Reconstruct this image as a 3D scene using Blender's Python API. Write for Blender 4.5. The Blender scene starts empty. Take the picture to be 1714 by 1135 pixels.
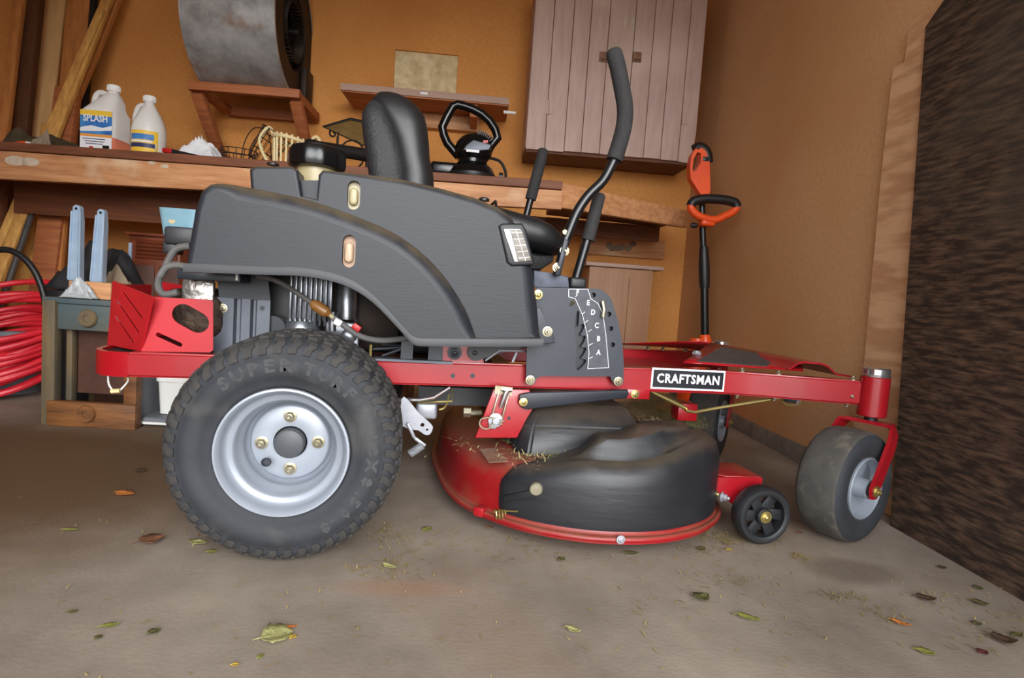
import bpy, bmesh, math, random
from mathutils import Vector, Matrix, noise as mnoise
C = bpy.context.scene.collection
SC = bpy.context.scene
R = random.Random(7)
PI = math.pi

# ------------------------------------------------------------------ camera, light, exposure
F_PX, CX, CY, CAM_H = 1000.0, 857.0, 567.5, 0.58
MX = Vector((0.99597548, 0.06473841, 0.06198204))     # world axes seen from the camera (x right, y down, z forward)
MY = Vector((-0.05672472, -0.08011123, 0.99517059))
MZ = Vector((0.06939122, -0.99468142, -0.07611656))
cam_d = bpy.data.cameras.new('camera'); cam = bpy.data.objects.new('camera', cam_d); C.objects.link(cam)
cam_d.sensor_width = 36; cam_d.lens = F_PX / 1714 * 36; cam_d.clip_start = 0.02
cam.matrix_world = Matrix(((MX[0], -MX[1], -MX[2], 0), (MY[0], -MY[1], -MY[2], 0), (MZ[0], -MZ[1], -MZ[2], CAM_H), (0, 0, 0, 1)))
SC.camera = cam

w = bpy.data.worlds.new('sky'); SC.world = w; w.use_nodes = True
wn = w.node_tree.nodes; wl = w.node_tree.links
bg = wn['Background']; bg.inputs['Strength'].default_value = 1.0
tc = wn.new('ShaderNodeTexCoord'); sx = wn.new('ShaderNodeSeparateXYZ'); rp = wn.new('ShaderNodeValToRGB')
wl.new(tc.outputs['Generated'], sx.inputs[0]); wl.new(sx.outputs['Z'], rp.inputs[0]); wl.new(rp.outputs[0], bg.inputs['Color'])
rp.color_ramp.elements[0].position = 0.0; rp.color_ramp.elements[0].color = (0.50, 0.48, 0.45, 1)
rp.color_ramp.elements[1].position = 1.0; rp.color_ramp.elements[1].color = (0.52, 0.58, 0.66, 1)
for ps, cl in ((.01, (.52, .50, .47, 1)), (.03, (1.72, 1.80, 1.88, 1)), (.30, (1.34, 1.42, 1.50, 1)), (.6, (.72, .77, .84, 1))):
    rp.color_ramp.elements.new(ps).color = cl
sun_d = bpy.data.lights.new('overcast_sun', 'SUN'); sun_d.energy = 0.9; sun_d.angle = math.radians(40); sun_d.color = (1, .98, .96)
sun = bpy.data.objects.new('overcast_sun', sun_d); C.objects.link(sun)
sun.rotation_euler = Vector((-0.22, 1.0, -0.36)).to_track_quat('-Z', 'Y').to_euler()
vs = SC.view_settings; vs.view_transform = 'Standard'; vs.look = 'None'; vs.gamma = 1; vs.use_curve_mapping = False
vs.exposure = 1.95
SC.cycles.max_bounces = 8; SC.cycles.diffuse_bounces = 5

# ------------------------------------------------------------------ measuring: a sight line of the survey meets a plane of the place
def ray(px, py):
    c = Vector(((px - CX) / F_PX, (py - CY) / F_PX, 1)); return Vector((MX.dot(c), MY.dot(c), MZ.dot(c)))
O3 = Vector((0, 0, CAM_H))
def wz(px, py, z=0.0): r = ray(px, py); return O3 + r * ((z - CAM_H) / r.z)
def wy(px, py, y): r = ray(px, py); return O3 + r * (y / r.y)
def wx(px, py, x): r = ray(px, py); return O3 + r * (x / r.x)
YAW = math.radians(6.85)
FWD = Vector((math.cos(YAW), math.sin(YAW), 0)); LFT = Vector((-math.sin(YAW), math.cos(YAW), 0))
ORG = FWD * -0.217 + LFT * 1.798
def loc(p): d = p - ORG; return Vector((d.dot(FWD), d.dot(LFT), p.z))
def ml(px, py, y): r = ray(px, py); t = (ORG.dot(LFT) + y) / r.dot(LFT); return loc(O3 + r * t)
def mz(px, py, z): return loc(wz(px, py, z))
def xz(pts, y): return [(p.x, p.z) for p in (ml(a, b, y) for a, b in pts)]
def wxz(pts, y): return [(p.x, p.z) for p in (wy(a, b, y) for a, b in pts)]

# ------------------------------------------------------------------ materials
def lin(c):
    f = lambda v: v / 12.92 if v <= 0.04045 else ((v + 0.055) / 1.055) ** 2.4
    return (f(c[0] / 255), f(c[1] / 255), f(c[2] / 255), 1)
def mat(name, c1, c2=None, rough=0.5, metal=0.0, scale=8.0, stretch=(1, 1, 1), detail=6, lo=0.35, hi=0.65, bump=0.0, bscale=None,
        c3=None, s3=3.0, lo3=0.55, hi3=0.7, trans=0.0, spec=0.5, wave=None, coat=0.0, alpha=1.0, sub=0.0, bstretch=None, rvar=0.0, dust=None, dlo=0.35, dhi=0.95):
    m = bpy.data.materials.new(name); m.use_nodes = True
    n = m.node_tree.nodes; l = m.node_tree.links; b = n['Principled BSDF']
    b.inputs['Roughness'].default_value = rough; b.inputs['Metallic'].default_value = metal
    b.inputs['Specular IOR Level'].default_value = spec; b.inputs['Transmission Weight'].default_value = trans
    b.inputs['Coat Weight'].default_value = coat; b.inputs['Alpha'].default_value = alpha
    if sub: b.inputs['Subsurface Weight'].default_value = sub; b.inputs['Subsurface Radius'].default_value = (.02, .02, .02)
    tcn = n.new('ShaderNodeTexCoord'); mp = n.new('ShaderNodeMapping'); mp.inputs['Scale'].default_value = stretch
    l.new(tcn.outputs['Object'], mp.inputs[0])
    col = None
    b.inputs['Base Color'].default_value = lin(c1)
    if c2 is not None:
        if wave:
            t = n.new('ShaderNodeTexWave'); t.inputs['Scale'].default_value = scale; t.inputs['Distortion'].default_value = wave[0]
            t.inputs['Detail'].default_value = detail; t.inputs['Detail Scale'].default_value = wave[1]; fac = t.outputs['Fac']
        else:
            t = n.new('ShaderNodeTexNoise'); t.inputs['Scale'].default_value = scale; t.inputs['Detail'].default_value = detail
            t.inputs['Roughness'].default_value = 0.62; fac = t.outputs['Fac']
        l.new(mp.outputs[0], t.inputs['Vector'])
        rr = n.new('ShaderNodeValToRGB'); rr.color_ramp.elements[0].position = lo; rr.color_ramp.elements[1].position = hi
        rr.color_ramp.elements[0].color = lin(c1); rr.color_ramp.elements[1].color = lin(c2)
        l.new(fac, rr.inputs[0]); col = rr.outputs[0]
    if c3 is not None:
        t3 = n.new('ShaderNodeTexNoise'); t3.inputs['Scale'].default_value = s3; t3.inputs['Detail'].default_value = 5
        l.new(tcn.outputs['Object'], t3.inputs['Vector'])
        r3 = n.new('ShaderNodeValToRGB'); r3.color_ramp.elements[0].position = lo3; r3.color_ramp.elements[1].position = hi3
        l.new(t3.outputs['Fac'], r3.inputs[0])
        mx = n.new('ShaderNodeMix'); mx.data_type = 'RGBA'; l.new(r3.outputs[0], mx.inputs['Factor'])
        if col is not None: l.new(col, mx.inputs['A'])
        else: mx.inputs['A'].default_value = lin(c1)
        mx.inputs['B'].default_value = lin(c3); col = mx.outputs['Result']
    if dust is not None:      # settled dust on faces that look up
        ge = n.new('ShaderNodeNewGeometry'); sz = n.new('ShaderNodeSeparateXYZ'); l.new(ge.outputs['Normal'], sz.inputs[0])
        td = n.new('ShaderNodeTexNoise'); td.inputs['Scale'].default_value = 22; td.inputs['Detail'].default_value = 6; l.new(tcn.outputs['Object'], td.inputs['Vector'])
        ad = n.new('ShaderNodeMath'); ad.operation = 'MULTIPLY_ADD'; l.new(td.outputs['Fac'], ad.inputs[0]); ad.inputs[1].default_value = 0.7; l.new(sz.outputs['Z'], ad.inputs[2])
        rd = n.new('ShaderNodeMapRange'); rd.inputs['From Min'].default_value = dlo + 0.35; rd.inputs['From Max'].default_value = dhi + 0.35; rd.inputs['To Max'].default_value = 0.8
        l.new(ad.outputs[0], rd.inputs['Value'])
        mx = n.new('ShaderNodeMix'); mx.data_type = 'RGBA'; l.new(rd.outputs[0], mx.inputs['Factor'])
        if col is not None: l.new(col, mx.inputs['A'])
        else: mx.inputs['A'].default_value = lin(c1)
        mx.inputs['B'].default_value = lin(dust); col = mx.outputs['Result']
    if col is not None: l.new(col, b.inputs['Base Color'])
    if bump:
        tb = n.new('ShaderNodeTexNoise'); tb.inputs['Scale'].default_value = bscale or scale * 3; tb.inputs['Detail'].default_value = 8
        if bstretch:
            mb = n.new('ShaderNodeMapping'); mb.inputs['Scale'].default_value = bstretch; l.new(tcn.outputs['Object'], mb.inputs[0]); l.new(mb.outputs[0], tb.inputs['Vector'])
        else: l.new(mp.outputs[0], tb.inputs['Vector'])
        bp = n.new('ShaderNodeBump'); bp.inputs['Strength'].default_value = bump; bp.inputs['Distance'].default_value = 0.01
        l.new(tb.outputs['Fac'], bp.inputs['Height']); l.new(bp.outputs[0], b.inputs['Normal'])
    return m
M = {}
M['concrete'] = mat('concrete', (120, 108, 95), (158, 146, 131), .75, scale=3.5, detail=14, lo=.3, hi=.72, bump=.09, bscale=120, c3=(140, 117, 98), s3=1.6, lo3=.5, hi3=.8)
def tint_patch(m, c, r, col, amt):
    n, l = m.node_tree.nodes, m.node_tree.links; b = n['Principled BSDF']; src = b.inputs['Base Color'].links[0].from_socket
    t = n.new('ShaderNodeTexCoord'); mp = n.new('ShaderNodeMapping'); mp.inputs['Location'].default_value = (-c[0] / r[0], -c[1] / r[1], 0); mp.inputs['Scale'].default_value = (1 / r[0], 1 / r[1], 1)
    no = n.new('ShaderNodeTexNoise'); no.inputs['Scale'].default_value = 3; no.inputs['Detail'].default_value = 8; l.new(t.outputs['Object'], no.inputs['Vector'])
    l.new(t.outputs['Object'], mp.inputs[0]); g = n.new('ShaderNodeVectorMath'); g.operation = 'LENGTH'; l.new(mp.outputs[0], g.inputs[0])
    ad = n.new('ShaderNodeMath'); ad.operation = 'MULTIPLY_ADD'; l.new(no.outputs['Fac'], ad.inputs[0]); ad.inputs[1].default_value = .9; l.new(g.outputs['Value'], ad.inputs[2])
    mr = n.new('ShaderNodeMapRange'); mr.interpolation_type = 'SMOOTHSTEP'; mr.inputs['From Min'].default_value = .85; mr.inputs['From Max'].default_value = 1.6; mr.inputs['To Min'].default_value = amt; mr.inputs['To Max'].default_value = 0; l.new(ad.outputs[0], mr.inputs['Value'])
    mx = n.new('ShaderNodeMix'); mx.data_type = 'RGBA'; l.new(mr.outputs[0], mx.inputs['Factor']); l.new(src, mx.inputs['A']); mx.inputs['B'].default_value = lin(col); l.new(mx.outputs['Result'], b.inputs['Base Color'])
tint_patch(M['concrete'], (-1.3, 1.7), (.85, .75), (92, 66, 38), .95); tint_patch(M['concrete'], (.9, 1.28), (.12, .07), (96, 82, 66), .6); tint_patch(M['concrete'], (-.1, 1.12), (.14, .04), (160, 116, 88), .4)  # broad brown patch at back left, then two small floor stains
M['curb'] = mat('curb', (108, 102, 94), (135, 128, 118), .85, scale=14, bump=.5)
M['wallboard'] = mat('wallboard', (208, 141, 70), (219, 153, 82), .8, scale=60, detail=8, bump=.35, bscale=160, c3=(198, 129, 60), s3=1.4, lo3=.45, hi3=.75)
M['wallboard_side'] = mat('wallboard_side', (206, 158, 110), (216, 170, 124), .8, scale=60, detail=8, bump=.3, bscale=160, c3=(200, 146, 92), s3=1.2, lo3=.45, hi3=.75)
M['ceil'] = mat('ceil', (222, 206, 180), (206, 190, 164), .9, scale=3)
M['pine'] = mat('pine', (206, 152, 106), (172, 116, 74), .65, scale=5, stretch=(.7, 9, 9), c3=(214, 182, 148), s3=4, lo3=.6, hi3=.75, bump=.15)
M['pine_dark'] = mat('pine_dark', (128, 76, 48), (100, 58, 36), .65, scale=5, stretch=(.7, 9, 9), bump=.15)
M['pine_red'] = mat('pine_red', (180, 108, 62), (144, 80, 46), .65, scale=5, stretch=(.7, 9, 9), bump=.15)
M['lumber_yellow'] = mat('lumber_yellow', (220, 168, 90), (184, 130, 66), .65, scale=5, stretch=(9, 9, .7), bump=.12)
M['lumber_orange'] = mat('lumber_orange', (200, 132, 68), (172, 108, 54), .7, scale=5, stretch=(9, 9, .7), bump=.12)
M['lumber_brown'] = mat('lumber_brown', (96, 54, 26), (74, 40, 20), .7, scale=5, stretch=(9, 9, .7), bump=.12)
M['lumber_pale'] = mat('lumber_pale', (222, 176, 118), (204, 156, 100), .75, scale=4, stretch=(6, 6, .7))
M['raw_ply'] = mat('raw_ply', (222, 178, 136), (196, 148, 108), .75, scale=3.4, stretch=(1, 1.3, 7), wave=(5, 1.2), detail=4, lo=.1, hi=.95, bump=.15)
M['dark_ply'] = mat('dark_ply', (46, 36, 30), (106, 82, 64), .6, scale=9, stretch=(1, 1.6, 9), detail=12, lo=.42, hi=.7, bump=.4, bscale=9, c3=(84, 76, 64), s3=1.6, lo3=.52, hi3=.8, spec=.35)
M['mauve'] = mat('mauve', (200, 174, 163), (186, 158, 147), .6, scale=6, stretch=(6, 6, .8), c3=(212, 188, 176), s3=2.2, bump=.08)
M['mauve_dark'] = mat('mauve_dark', (112, 66, 42), (88, 50, 32), .7, scale=6, stretch=(1, 6, 6))
M['galv'] = mat('galv', (186, 188, 188), (142, 142, 140), .45, .4, scale=9, detail=8, c3=(140, 104, 70), s3=4, lo3=.62, hi3=.72, bump=.1)
M['dark_metal'] = mat('dark_metal', (40, 34, 30), (62, 48, 38), .6, .6, scale=9)
M['insulation'] = mat('insulation', (232, 214, 172), (196, 176, 130), .95, scale=14, detail=8, bump=1.0, bscale=40, c3=(228, 214, 176), s3=9)
M['jug'] = mat('jug', (240, 238, 234), None, .35, trans=.2, spec=.4, sub=.3)
M['jug_pink'] = mat('jug_pink', (226, 130, 104), None, .3, trans=.1)
M['white'] = mat('white', (232, 232, 228), None, .5)
M['paper'] = mat('paper', (225, 226, 228), None, .6)
M['lbl_blue'] = mat('lbl_blue', (30, 90, 168), (70, 140, 200), .5, scale=20)
M['lbl_yellow'] = mat('lbl_yellow', (232, 190, 60), None, .5)
M['lbl_orange'] = mat('lbl_orange', (226, 150, 60), None, .5)
M['lbl_navy'] = mat('lbl_navy', (30, 44, 90), None, .5)
M['blot'] = mat('blot', (206, 190, 170), (186, 168, 146), .7, scale=40)
M['rust'] = mat('rust', (150, 112, 92), (120, 84, 62), .7, scale=40)
M['rag'] = mat('rag', (226, 226, 228), (206, 208, 212), .8, scale=10, bump=.3)
M['black'] = mat('black', (22, 22, 23), None, .45)
M['black_gloss'] = mat('black_gloss', (13, 13, 14), None, .22, spec=.4)
M['iron'] = mat('iron', (30, 26, 24), None, .6, .5)
M['tan_glass'] = mat('tan_glass', (176, 150, 96), (150, 122, 72), .2, scale=12)
M['cream'] = mat('cream', (226, 208, 160), (206, 184, 132), .5, scale=10)
M['mosscloth'] = mat('mosscloth', (86, 74, 48), (60, 52, 34), .9, scale=14, bump=.5)
M['greycloth'] = mat('greycloth', (136, 120, 100), None, .9)
M['red_plastic'] = mat('red_plastic', (176, 26, 28), None, .4)
M['orange_red'] = mat('orange_red', (236, 84, 36), None, .4)
M['hose_red'] = mat('hose_red', (226, 44, 56), (196, 30, 44), .42, scale=8)
M['grey_plastic'] = mat('grey_plastic', (120, 124, 130), (98, 102, 108), .5, scale=6)
M['stand_blue'] = mat('stand_blue', (78, 84, 78), (110, 96, 70), .6, scale=6, stretch=(1, 4, 4), c3=(70, 86, 92), s3=5, lo3=.4, hi3=.6)
M['stand_wood'] = mat('stand_wood', (134, 86, 44), (88, 54, 28), .6, scale=5, stretch=(1, 7, 7), bump=.1)
M['stand_post'] = mat('stand_post', (112, 92, 62), (78, 74, 62), .65, scale=4, stretch=(6, 6, 1))
M['hardboard'] = mat('hardboard', (78, 46, 32), (64, 38, 27), .7, scale=20)
M['cherry'] = mat('cherry', (110, 52, 30), (82, 38, 22), .45, scale=5, stretch=(1, 6, 6))
M['lightblue'] = mat('lightblue', (150, 192, 208), (124, 172, 192), .45, scale=5)
M['steel_blue'] = mat('steel_blue', (166, 186, 206), (146, 168, 190), .4, .25, scale=12)
M['clear_bag'] = mat('clear_bag', (222, 228, 230), None, .15, trans=.6, bump=.9, bscale=30)
M['conduit'] = mat('conduit', (116, 116, 118), (90, 88, 86), .45, .7, scale=9)
M['laminate'] = mat('laminate', (164, 122, 90), (150, 108, 78), .6, scale=4, stretch=(7, 7, .6))
M['lam_edge'] = mat('lam_edge', (168, 138, 122), None, .6)
M['trim_orange'] = mat('trim_orange', (238, 88, 30), (222, 74, 24), .35, scale=6)
# mower
M['red'] = mat('red', (156, 14, 26), (142, 12, 23), .33, scale=5, coat=.35, dust=(120, 74, 62), dlo=.75, dhi=1.5)
M['red_deck'] = mat('red_deck', (150, 18, 24), (130, 15, 20), .42, scale=5, c3=(112, 70, 52), s3=6, lo3=.55, hi3=.75, dust=(120, 82, 64), dlo=.2, dhi=1.1, bump=.08)
M['red_guard'] = mat('red_guard', (174, 24, 34), (160, 21, 30), .45, scale=6)
M['fender'] = mat('fender', (36, 38, 44), (31, 33, 38), .46, scale=14, stretch=(1.2, 3, 22), detail=9, lo=.25, hi=.75, bump=.05, bscale=20, bstretch=(.8, 3, 26), dust=(104, 90, 66), dlo=.35, dhi=1.1, spec=.36)
M['lip'] = mat('lip', (38, 39, 44), (32, 33, 37), .5, scale=14, dust=(110, 96, 74), dlo=.3, dhi=1.2)
M['plastic'] = mat('plastic', (32, 33, 36), (25, 26, 29), .5, scale=10, bump=.05)
M['cover'] = mat('cover', (33, 34, 38), (26, 27, 31), .45, scale=10, stretch=(1, 1, 6), bump=.08, bscale=14, dust=(88, 78, 64), dlo=.45, dhi=1.25, spec=.5)
M['plate'] = mat('plate', (48, 52, 60), (42, 46, 53), .5, .1, scale=8)
M['steelblack'] = mat('steelblack', (30, 33, 40), (38, 42, 50), .42, .2, scale=8)
M['rubber'] = mat('rubber', (45, 47, 52), (35, 37, 41), .75, scale=10, c3=(80, 78, 74), s3=9, lo3=.55, hi3=.8, bump=.1)
M['rubber_dusty'] = mat('rubber_dusty', (78, 74, 68), (62, 60, 57), .85, scale=16, c3=(104, 96, 84), s3=24, lo3=.55, hi3=.75, bump=.2)
M['tread'] = mat('tread', (44, 43, 43), (58, 55, 52), .85, scale=24, bump=.25)
M['letter'] = mat('letter', (58, 59, 61), (48, 48, 49), .7, scale=16)
M['rim'] = mat('rim', (148, 154, 164), (136, 142, 151), .36, .15, scale=6, c3=(122, 114, 102), s3=7, lo3=.66, hi3=.8, spec=.6)
M['hubcap'] = mat('hubcap', (64, 66, 70), None, .5)
M['zinc'] = mat('zinc', (170, 164, 144), (146, 138, 112), .35, .8, scale=40)
M['brass'] = mat('brass', (190, 172, 110), None, .3, .85)
M['chrome'] = mat('chrome', (220, 222, 226), None, .15, .95)
M['silver'] = mat('silver', (170, 172, 178), (150, 152, 160), .4, .45, scale=10)
M['engine'] = mat('engine', (168, 172, 178), (120, 124, 130), .3, .8, scale=14, c3=(70, 64, 56), s3=7, lo3=.55, hi3=.75)
M['shield'] = mat('shield', (92, 96, 104), (78, 82, 90), .45, .4, scale=6)
M['dirty_metal'] = mat('dirty_metal', (74, 56, 42), (46, 36, 30), .6, .5, scale=20, c3=(190, 190, 188), s3=9, lo3=.58, hi3=.7, bump=.6)
M['foil'] = mat('foil', (196, 194, 188), (90, 74, 60), .3, .85, scale=9, bump=.8, bscale=18)
M['vinyl'] = mat('vinyl', (25, 25, 27), (21, 21, 23), .46, scale=12, bump=.04, bscale=160, spec=.55)
M['shell'] = mat('shell', (34, 34, 36), (27, 27, 29), .62, scale=30, bump=.3, bscale=150)
M['foam'] = mat('foam', (44, 42, 42), (35, 34, 34), .85, scale=40, bump=.25)
M['tube'] = mat('tube', (20, 20, 22), None, .3)
M['tank'] = mat('tank', (164, 152, 116), (148, 134, 100), .4, scale=6)
M['amber'] = mat('amber', (150, 112, 82), (170, 146, 122), .4, scale=9)
M['rubber_hose'] = mat('rubber_hose', (96, 94, 92), (78, 76, 74), .7, scale=12)
M['amber_light'] = mat('amber_light', (176, 152, 124), (160, 132, 104), .4, scale=9)
M['filter'] = mat('filter', (150, 104, 54), (120, 80, 40), .35, scale=9)
M['lens'] = mat('lens', (136, 132, 126), (96, 88, 80), .4, scale=12, stretch=(1, 1, 6), spec=.3)
M['reflector'] = mat('reflector', (176, 168, 158), (140, 124, 106), .2, .5, scale=20)
M['grip'] = mat('grip', (72, 60, 54), (56, 47, 43), .9, scale=60, bump=.6)
M['decal_black'] = mat('decal_black', (18, 20, 28), None, .4)
M['decal_white'] = mat('decal_white', (226, 228, 230), None, .4)
M['panel_dk'] = mat('panel_dk', (70, 73, 80), (56, 59, 66), .6, scale=60, stretch=(1, 1, 1))
M['warn'] = mat('warn', (150, 120, 100), (120, 84, 70), .6, scale=30)
M['grass'] = mat('grass', (204, 194, 146), (154, 154, 92), .8, scale=3, detail=2)
M['chip'] = mat('chip', (170, 146, 96), (120, 110, 62), .8, scale=2, detail=2)
M['dirt_spot'] = mat('dirt_spot', (92, 78, 64), None, .9)
M['dark_cloth'] = mat('dark_cloth', (34, 34, 38), (24, 24, 27), .7, scale=8, bump=.4)
M['greyblue'] = mat('greyblue', (86, 90, 104), (62, 66, 78), .6, .2, scale=18)

# ------------------------------------------------------------------ mesh helpers
def finish(bm, name, m, parent=None, sharp=35, smooth=True):
    bmesh.ops.recalc_face_normals(bm, faces=bm.faces)
    me = bpy.data.meshes.new(name); bm.to_mesh(me); bm.free()
    return link(me, name, m, parent, sharp, smooth)
def link(me, name, m, parent=None, sharp=35, smooth=True):
    if m is not None:
        me.materials.clear(); me.materials.append(M[m] if isinstance(m, str) else m)
    if smooth:
        me.polygons.foreach_set('use_smooth', [True] * len(me.polygons)); me.set_sharp_from_angle(angle=math.radians(sharp))
    o = bpy.data.objects.new(name, me); C.objects.link(o)
    if parent is not None: o.parent = parent
    return o
def tag(o, label=None, cat=None, group=None, kind=None):
    for k, v in (('label', label), ('category', cat), ('group', group), ('kind', kind)):
        if v: o[k] = v
    return o
def empty(name, p, rz=0):
    o = bpy.data.objects.new(name, None); C.objects.link(o); o.empty_display_size = .1
    o.location = p; o.rotation_euler = (0, 0, rz); return o
def frame_z(d):
    d = Vector(d).normalized(); u = Vector((0, 0, 1)) if abs(d.z) < .95 else Vector((0, 1, 0))
    x = u.cross(d).normalized(); y = d.cross(x); return Matrix((x, y, d)).transposed().to_4x4()
class MB:
    def __init__(s): s.bm = bmesh.new()
    def box(s, c, size, rot=None, bev=0, seg=2):
        mt = Matrix.Translation(c) @ (rot.to_4x4() if rot else Matrix()) @ Matrix.Diagonal((*size, 1))
        r = bmesh.ops.create_cube(s.bm, size=1, matrix=mt)
        if bev:
            es = list({e for v in r['verts'] for e in v.link_edges})
            bmesh.ops.bevel(s.bm, geom=es, offset=bev, segments=seg, profile=.5, affect='EDGES', clamp_overlap=True)
        return s
    def bar(s, a, b, w, h, up=(0, 0, 1), bev=0):
        a, b = Vector(a), Vector(b); d = b - a; x = d.normalized(); u = Vector(up); y = u.cross(x).normalized(); z = x.cross(y)
        return s.box((a + b) / 2, (d.length, w, h), Matrix((x, y, z)).transposed(), bev)
    def tube(s, path, r, n=10, closed=False, cap=True):
        P = [Vector(p) for p in path]; k = len(P); rs = r if isinstance(r, (list, tuple)) else [r] * k
        rings = []; nrm = None
        for i in range(k):
            if closed: t = (P[(i + 1) % k] - P[i - 1]).normalized()
            else: t = (P[min(i + 1, k - 1)] - P[max(i - 1, 0)]).normalized()
            if nrm is None: nrm = (Vector((0, 0, 1)) if abs(t.z) < .9 else Vector((0, 1, 0)))
            nrm = (nrm - t * nrm.dot(t)).normalized(); bn = t.cross(nrm)
            rings.append([s.bm.verts.new(P[i] + (nrm * math.cos(2 * PI * j / n) + bn * math.sin(2 * PI * j / n)) * rs[i]) for j in range(n)])
        for i in range(k if closed else k - 1):
            a, b = rings[i], rings[(i + 1) % k]
            for j in range(n): s.bm.faces.new((a[j], a[(j + 1) % n], b[(j + 1) % n], b[j]))
        if cap and not closed: s.bm.faces.new(rings[0][::-1]); s.bm.faces.new(rings[-1])
        return s
    def lathe(s, prof, c=(0, 0, 0), axis=(0, 0, 1), n=32, cap=True):
        mt = Matrix.Translation(c) @ frame_z(axis); rings = []
        for r, h in prof:
            rings.append([s.bm.verts.new(mt @ Vector((r * math.cos(2 * PI * j / n), r * math.sin(2 * PI * j / n), h))) for j in range(n)])
        for a, b in zip(rings, rings[1:]):
            for j in range(n): s.bm.faces.new((a[j], a[(j + 1) % n], b[(j + 1) % n], b[j]))
        if cap: s.bm.faces.new(rings[0][::-1]); s.bm.faces.new(rings[-1])
        return s
    def loft(s, rings, closed=True, cap=True):
        vr = [[s.bm.verts.new(Vector(p)) for p in r] for r in rings]; n = len(vr[0])
        for a, b in zip(vr, vr[1:]):
            for j in range(n if closed else n - 1): s.bm.faces.new((a[j], a[(j + 1) % n], b[(j + 1) % n], b[j]))
        if cap: s.bm.faces.new(vr[0][::-1]); s.bm.faces.new(vr[-1])
        return s
    def prism(s, pts, f0, f1, bev=0, seg=3, both=False):
        # outline mapped through f0 (front) and f1 (back); bev rounds the front rim (a number, or one number per outline edge: 0 keeps it sharp)
        a = [s.bm.verts.new(f0(*p)) for p in pts]; b = [s.bm.verts.new(f1(*p)) for p in pts]; n = len(pts)
        fa = s.bm.faces.new(a); fb = s.bm.faces.new(b[::-1])
        for j in range(n): s.bm.faces.new((a[j], b[j], b[(j + 1) % n], a[(j + 1) % n]))
        if bev:
            es = list(fa.edges) + (list(fb.edges) if both else [])
            bmesh.ops.bevel(s.bm, geom=es, offset=bev, segments=seg, profile=.5, affect='EDGES', clamp_overlap=True)
        return s
    def side(s, pts, y0, y1, bev=0, seg=3, both=False):
        return s.prism(pts, lambda x, z: Vector((x, y0, z)), lambda x, z: Vector((x, y1, z)), bev, seg, both)
    def flat(s, pts, z0, z1, bev=0, seg=3, both=False):
        return s.prism(pts, lambda x, y: Vector((x, y, z1)), lambda x, y: Vector((x, y, z0)), bev, seg, both)
    def rounded_side(s, pts, wts, y0, y1, r, n=6):      # outline in (x, z); the rim of the face at y0 is rounded by r times each vertex's weight
        if sum(a[0] * b[1] - b[0] * a[1] for a, b in zip(pts, pts[1:] + pts[:1])) < 0: pts, wts = pts[::-1], wts[::-1]
        k = len(pts); nv = []
        for i in range(k):
            a, b, c = Vector(pts[i - 1]), Vector(pts[i]), Vector(pts[(i + 1) % k])
            t1, t2 = (b - a).normalized(), (c - b).normalized(); n1, n2 = Vector((-t1.y, t1.x)), Vector((-t2.y, t2.x))
            m_ = n1 + n2; m_ = m_.normalized() if m_.length > .05 else n1; nv.append(m_ / max(.6, m_.dot(n1)))
        sg = 1 if y1 > y0 else -1; rings = [[(x, y1, z) for x, z in pts]]
        for q in range(n + 1):
            a = PI / 2 * q / n; rings.append([(p[0] + v.x * r * w_ * (1 - math.cos(a)), y0 + sg * r * w_ * (1 - math.sin(a)), p[1] + v.y * r * w_ * (1 - math.cos(a))) for p, v, w_ in zip(pts, nv, wts)])
        return s.loft(rings)
    def bolt(s, c, axis, r=.008, h=.007, washer=True):
        if washer: s.lathe([(r * 1.45, 0), (r * 1.45, .002), (r * .9, .0025)], c, axis, 16)
        s.lathe([(r, 0), (r, h * .9), (r * .85, h)], c, axis, 6)
        s.lathe([(r * .5, h * .9), (r * .5, h * 1.5), (r * .3, h * 1.7)], c, axis, 10)
        return s
    def obj(s, name, m, parent=None, sharp=35, smooth=True): return finish(s.bm, name, m, parent, sharp, smooth)

def resmooth(pts, n=4, closed=False):
    P = [Vector(p) for p in pts]; k = len(P); out = []
    rng = range(k if closed else k - 1)
    for i in rng:
        if closed: p0, p1, p2, p3 = P[i - 1], P[i], P[(i + 1) % k], P[(i + 2) % k]
        else: p0, p1, p2, p3 = P[max(i - 1, 0)], P[i], P[i + 1], P[min(i + 2, k - 1)]
        for q in range(n):
            t = q / n
            out.append(.5 * ((2 * p1) + (p2 - p0) * t + (2 * p0 - 5 * p1 + 4 * p2 - p3) * t * t + (3 * p1 - p0 - 3 * p2 + p3) * t ** 3))
    if not closed: out.append(P[-1])
    return out
def sm2(pts, n=4, closed=False): return [(v.x, v.y) for v in resmooth([(a, b, 0) for a, b in pts], n, closed)]

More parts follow.
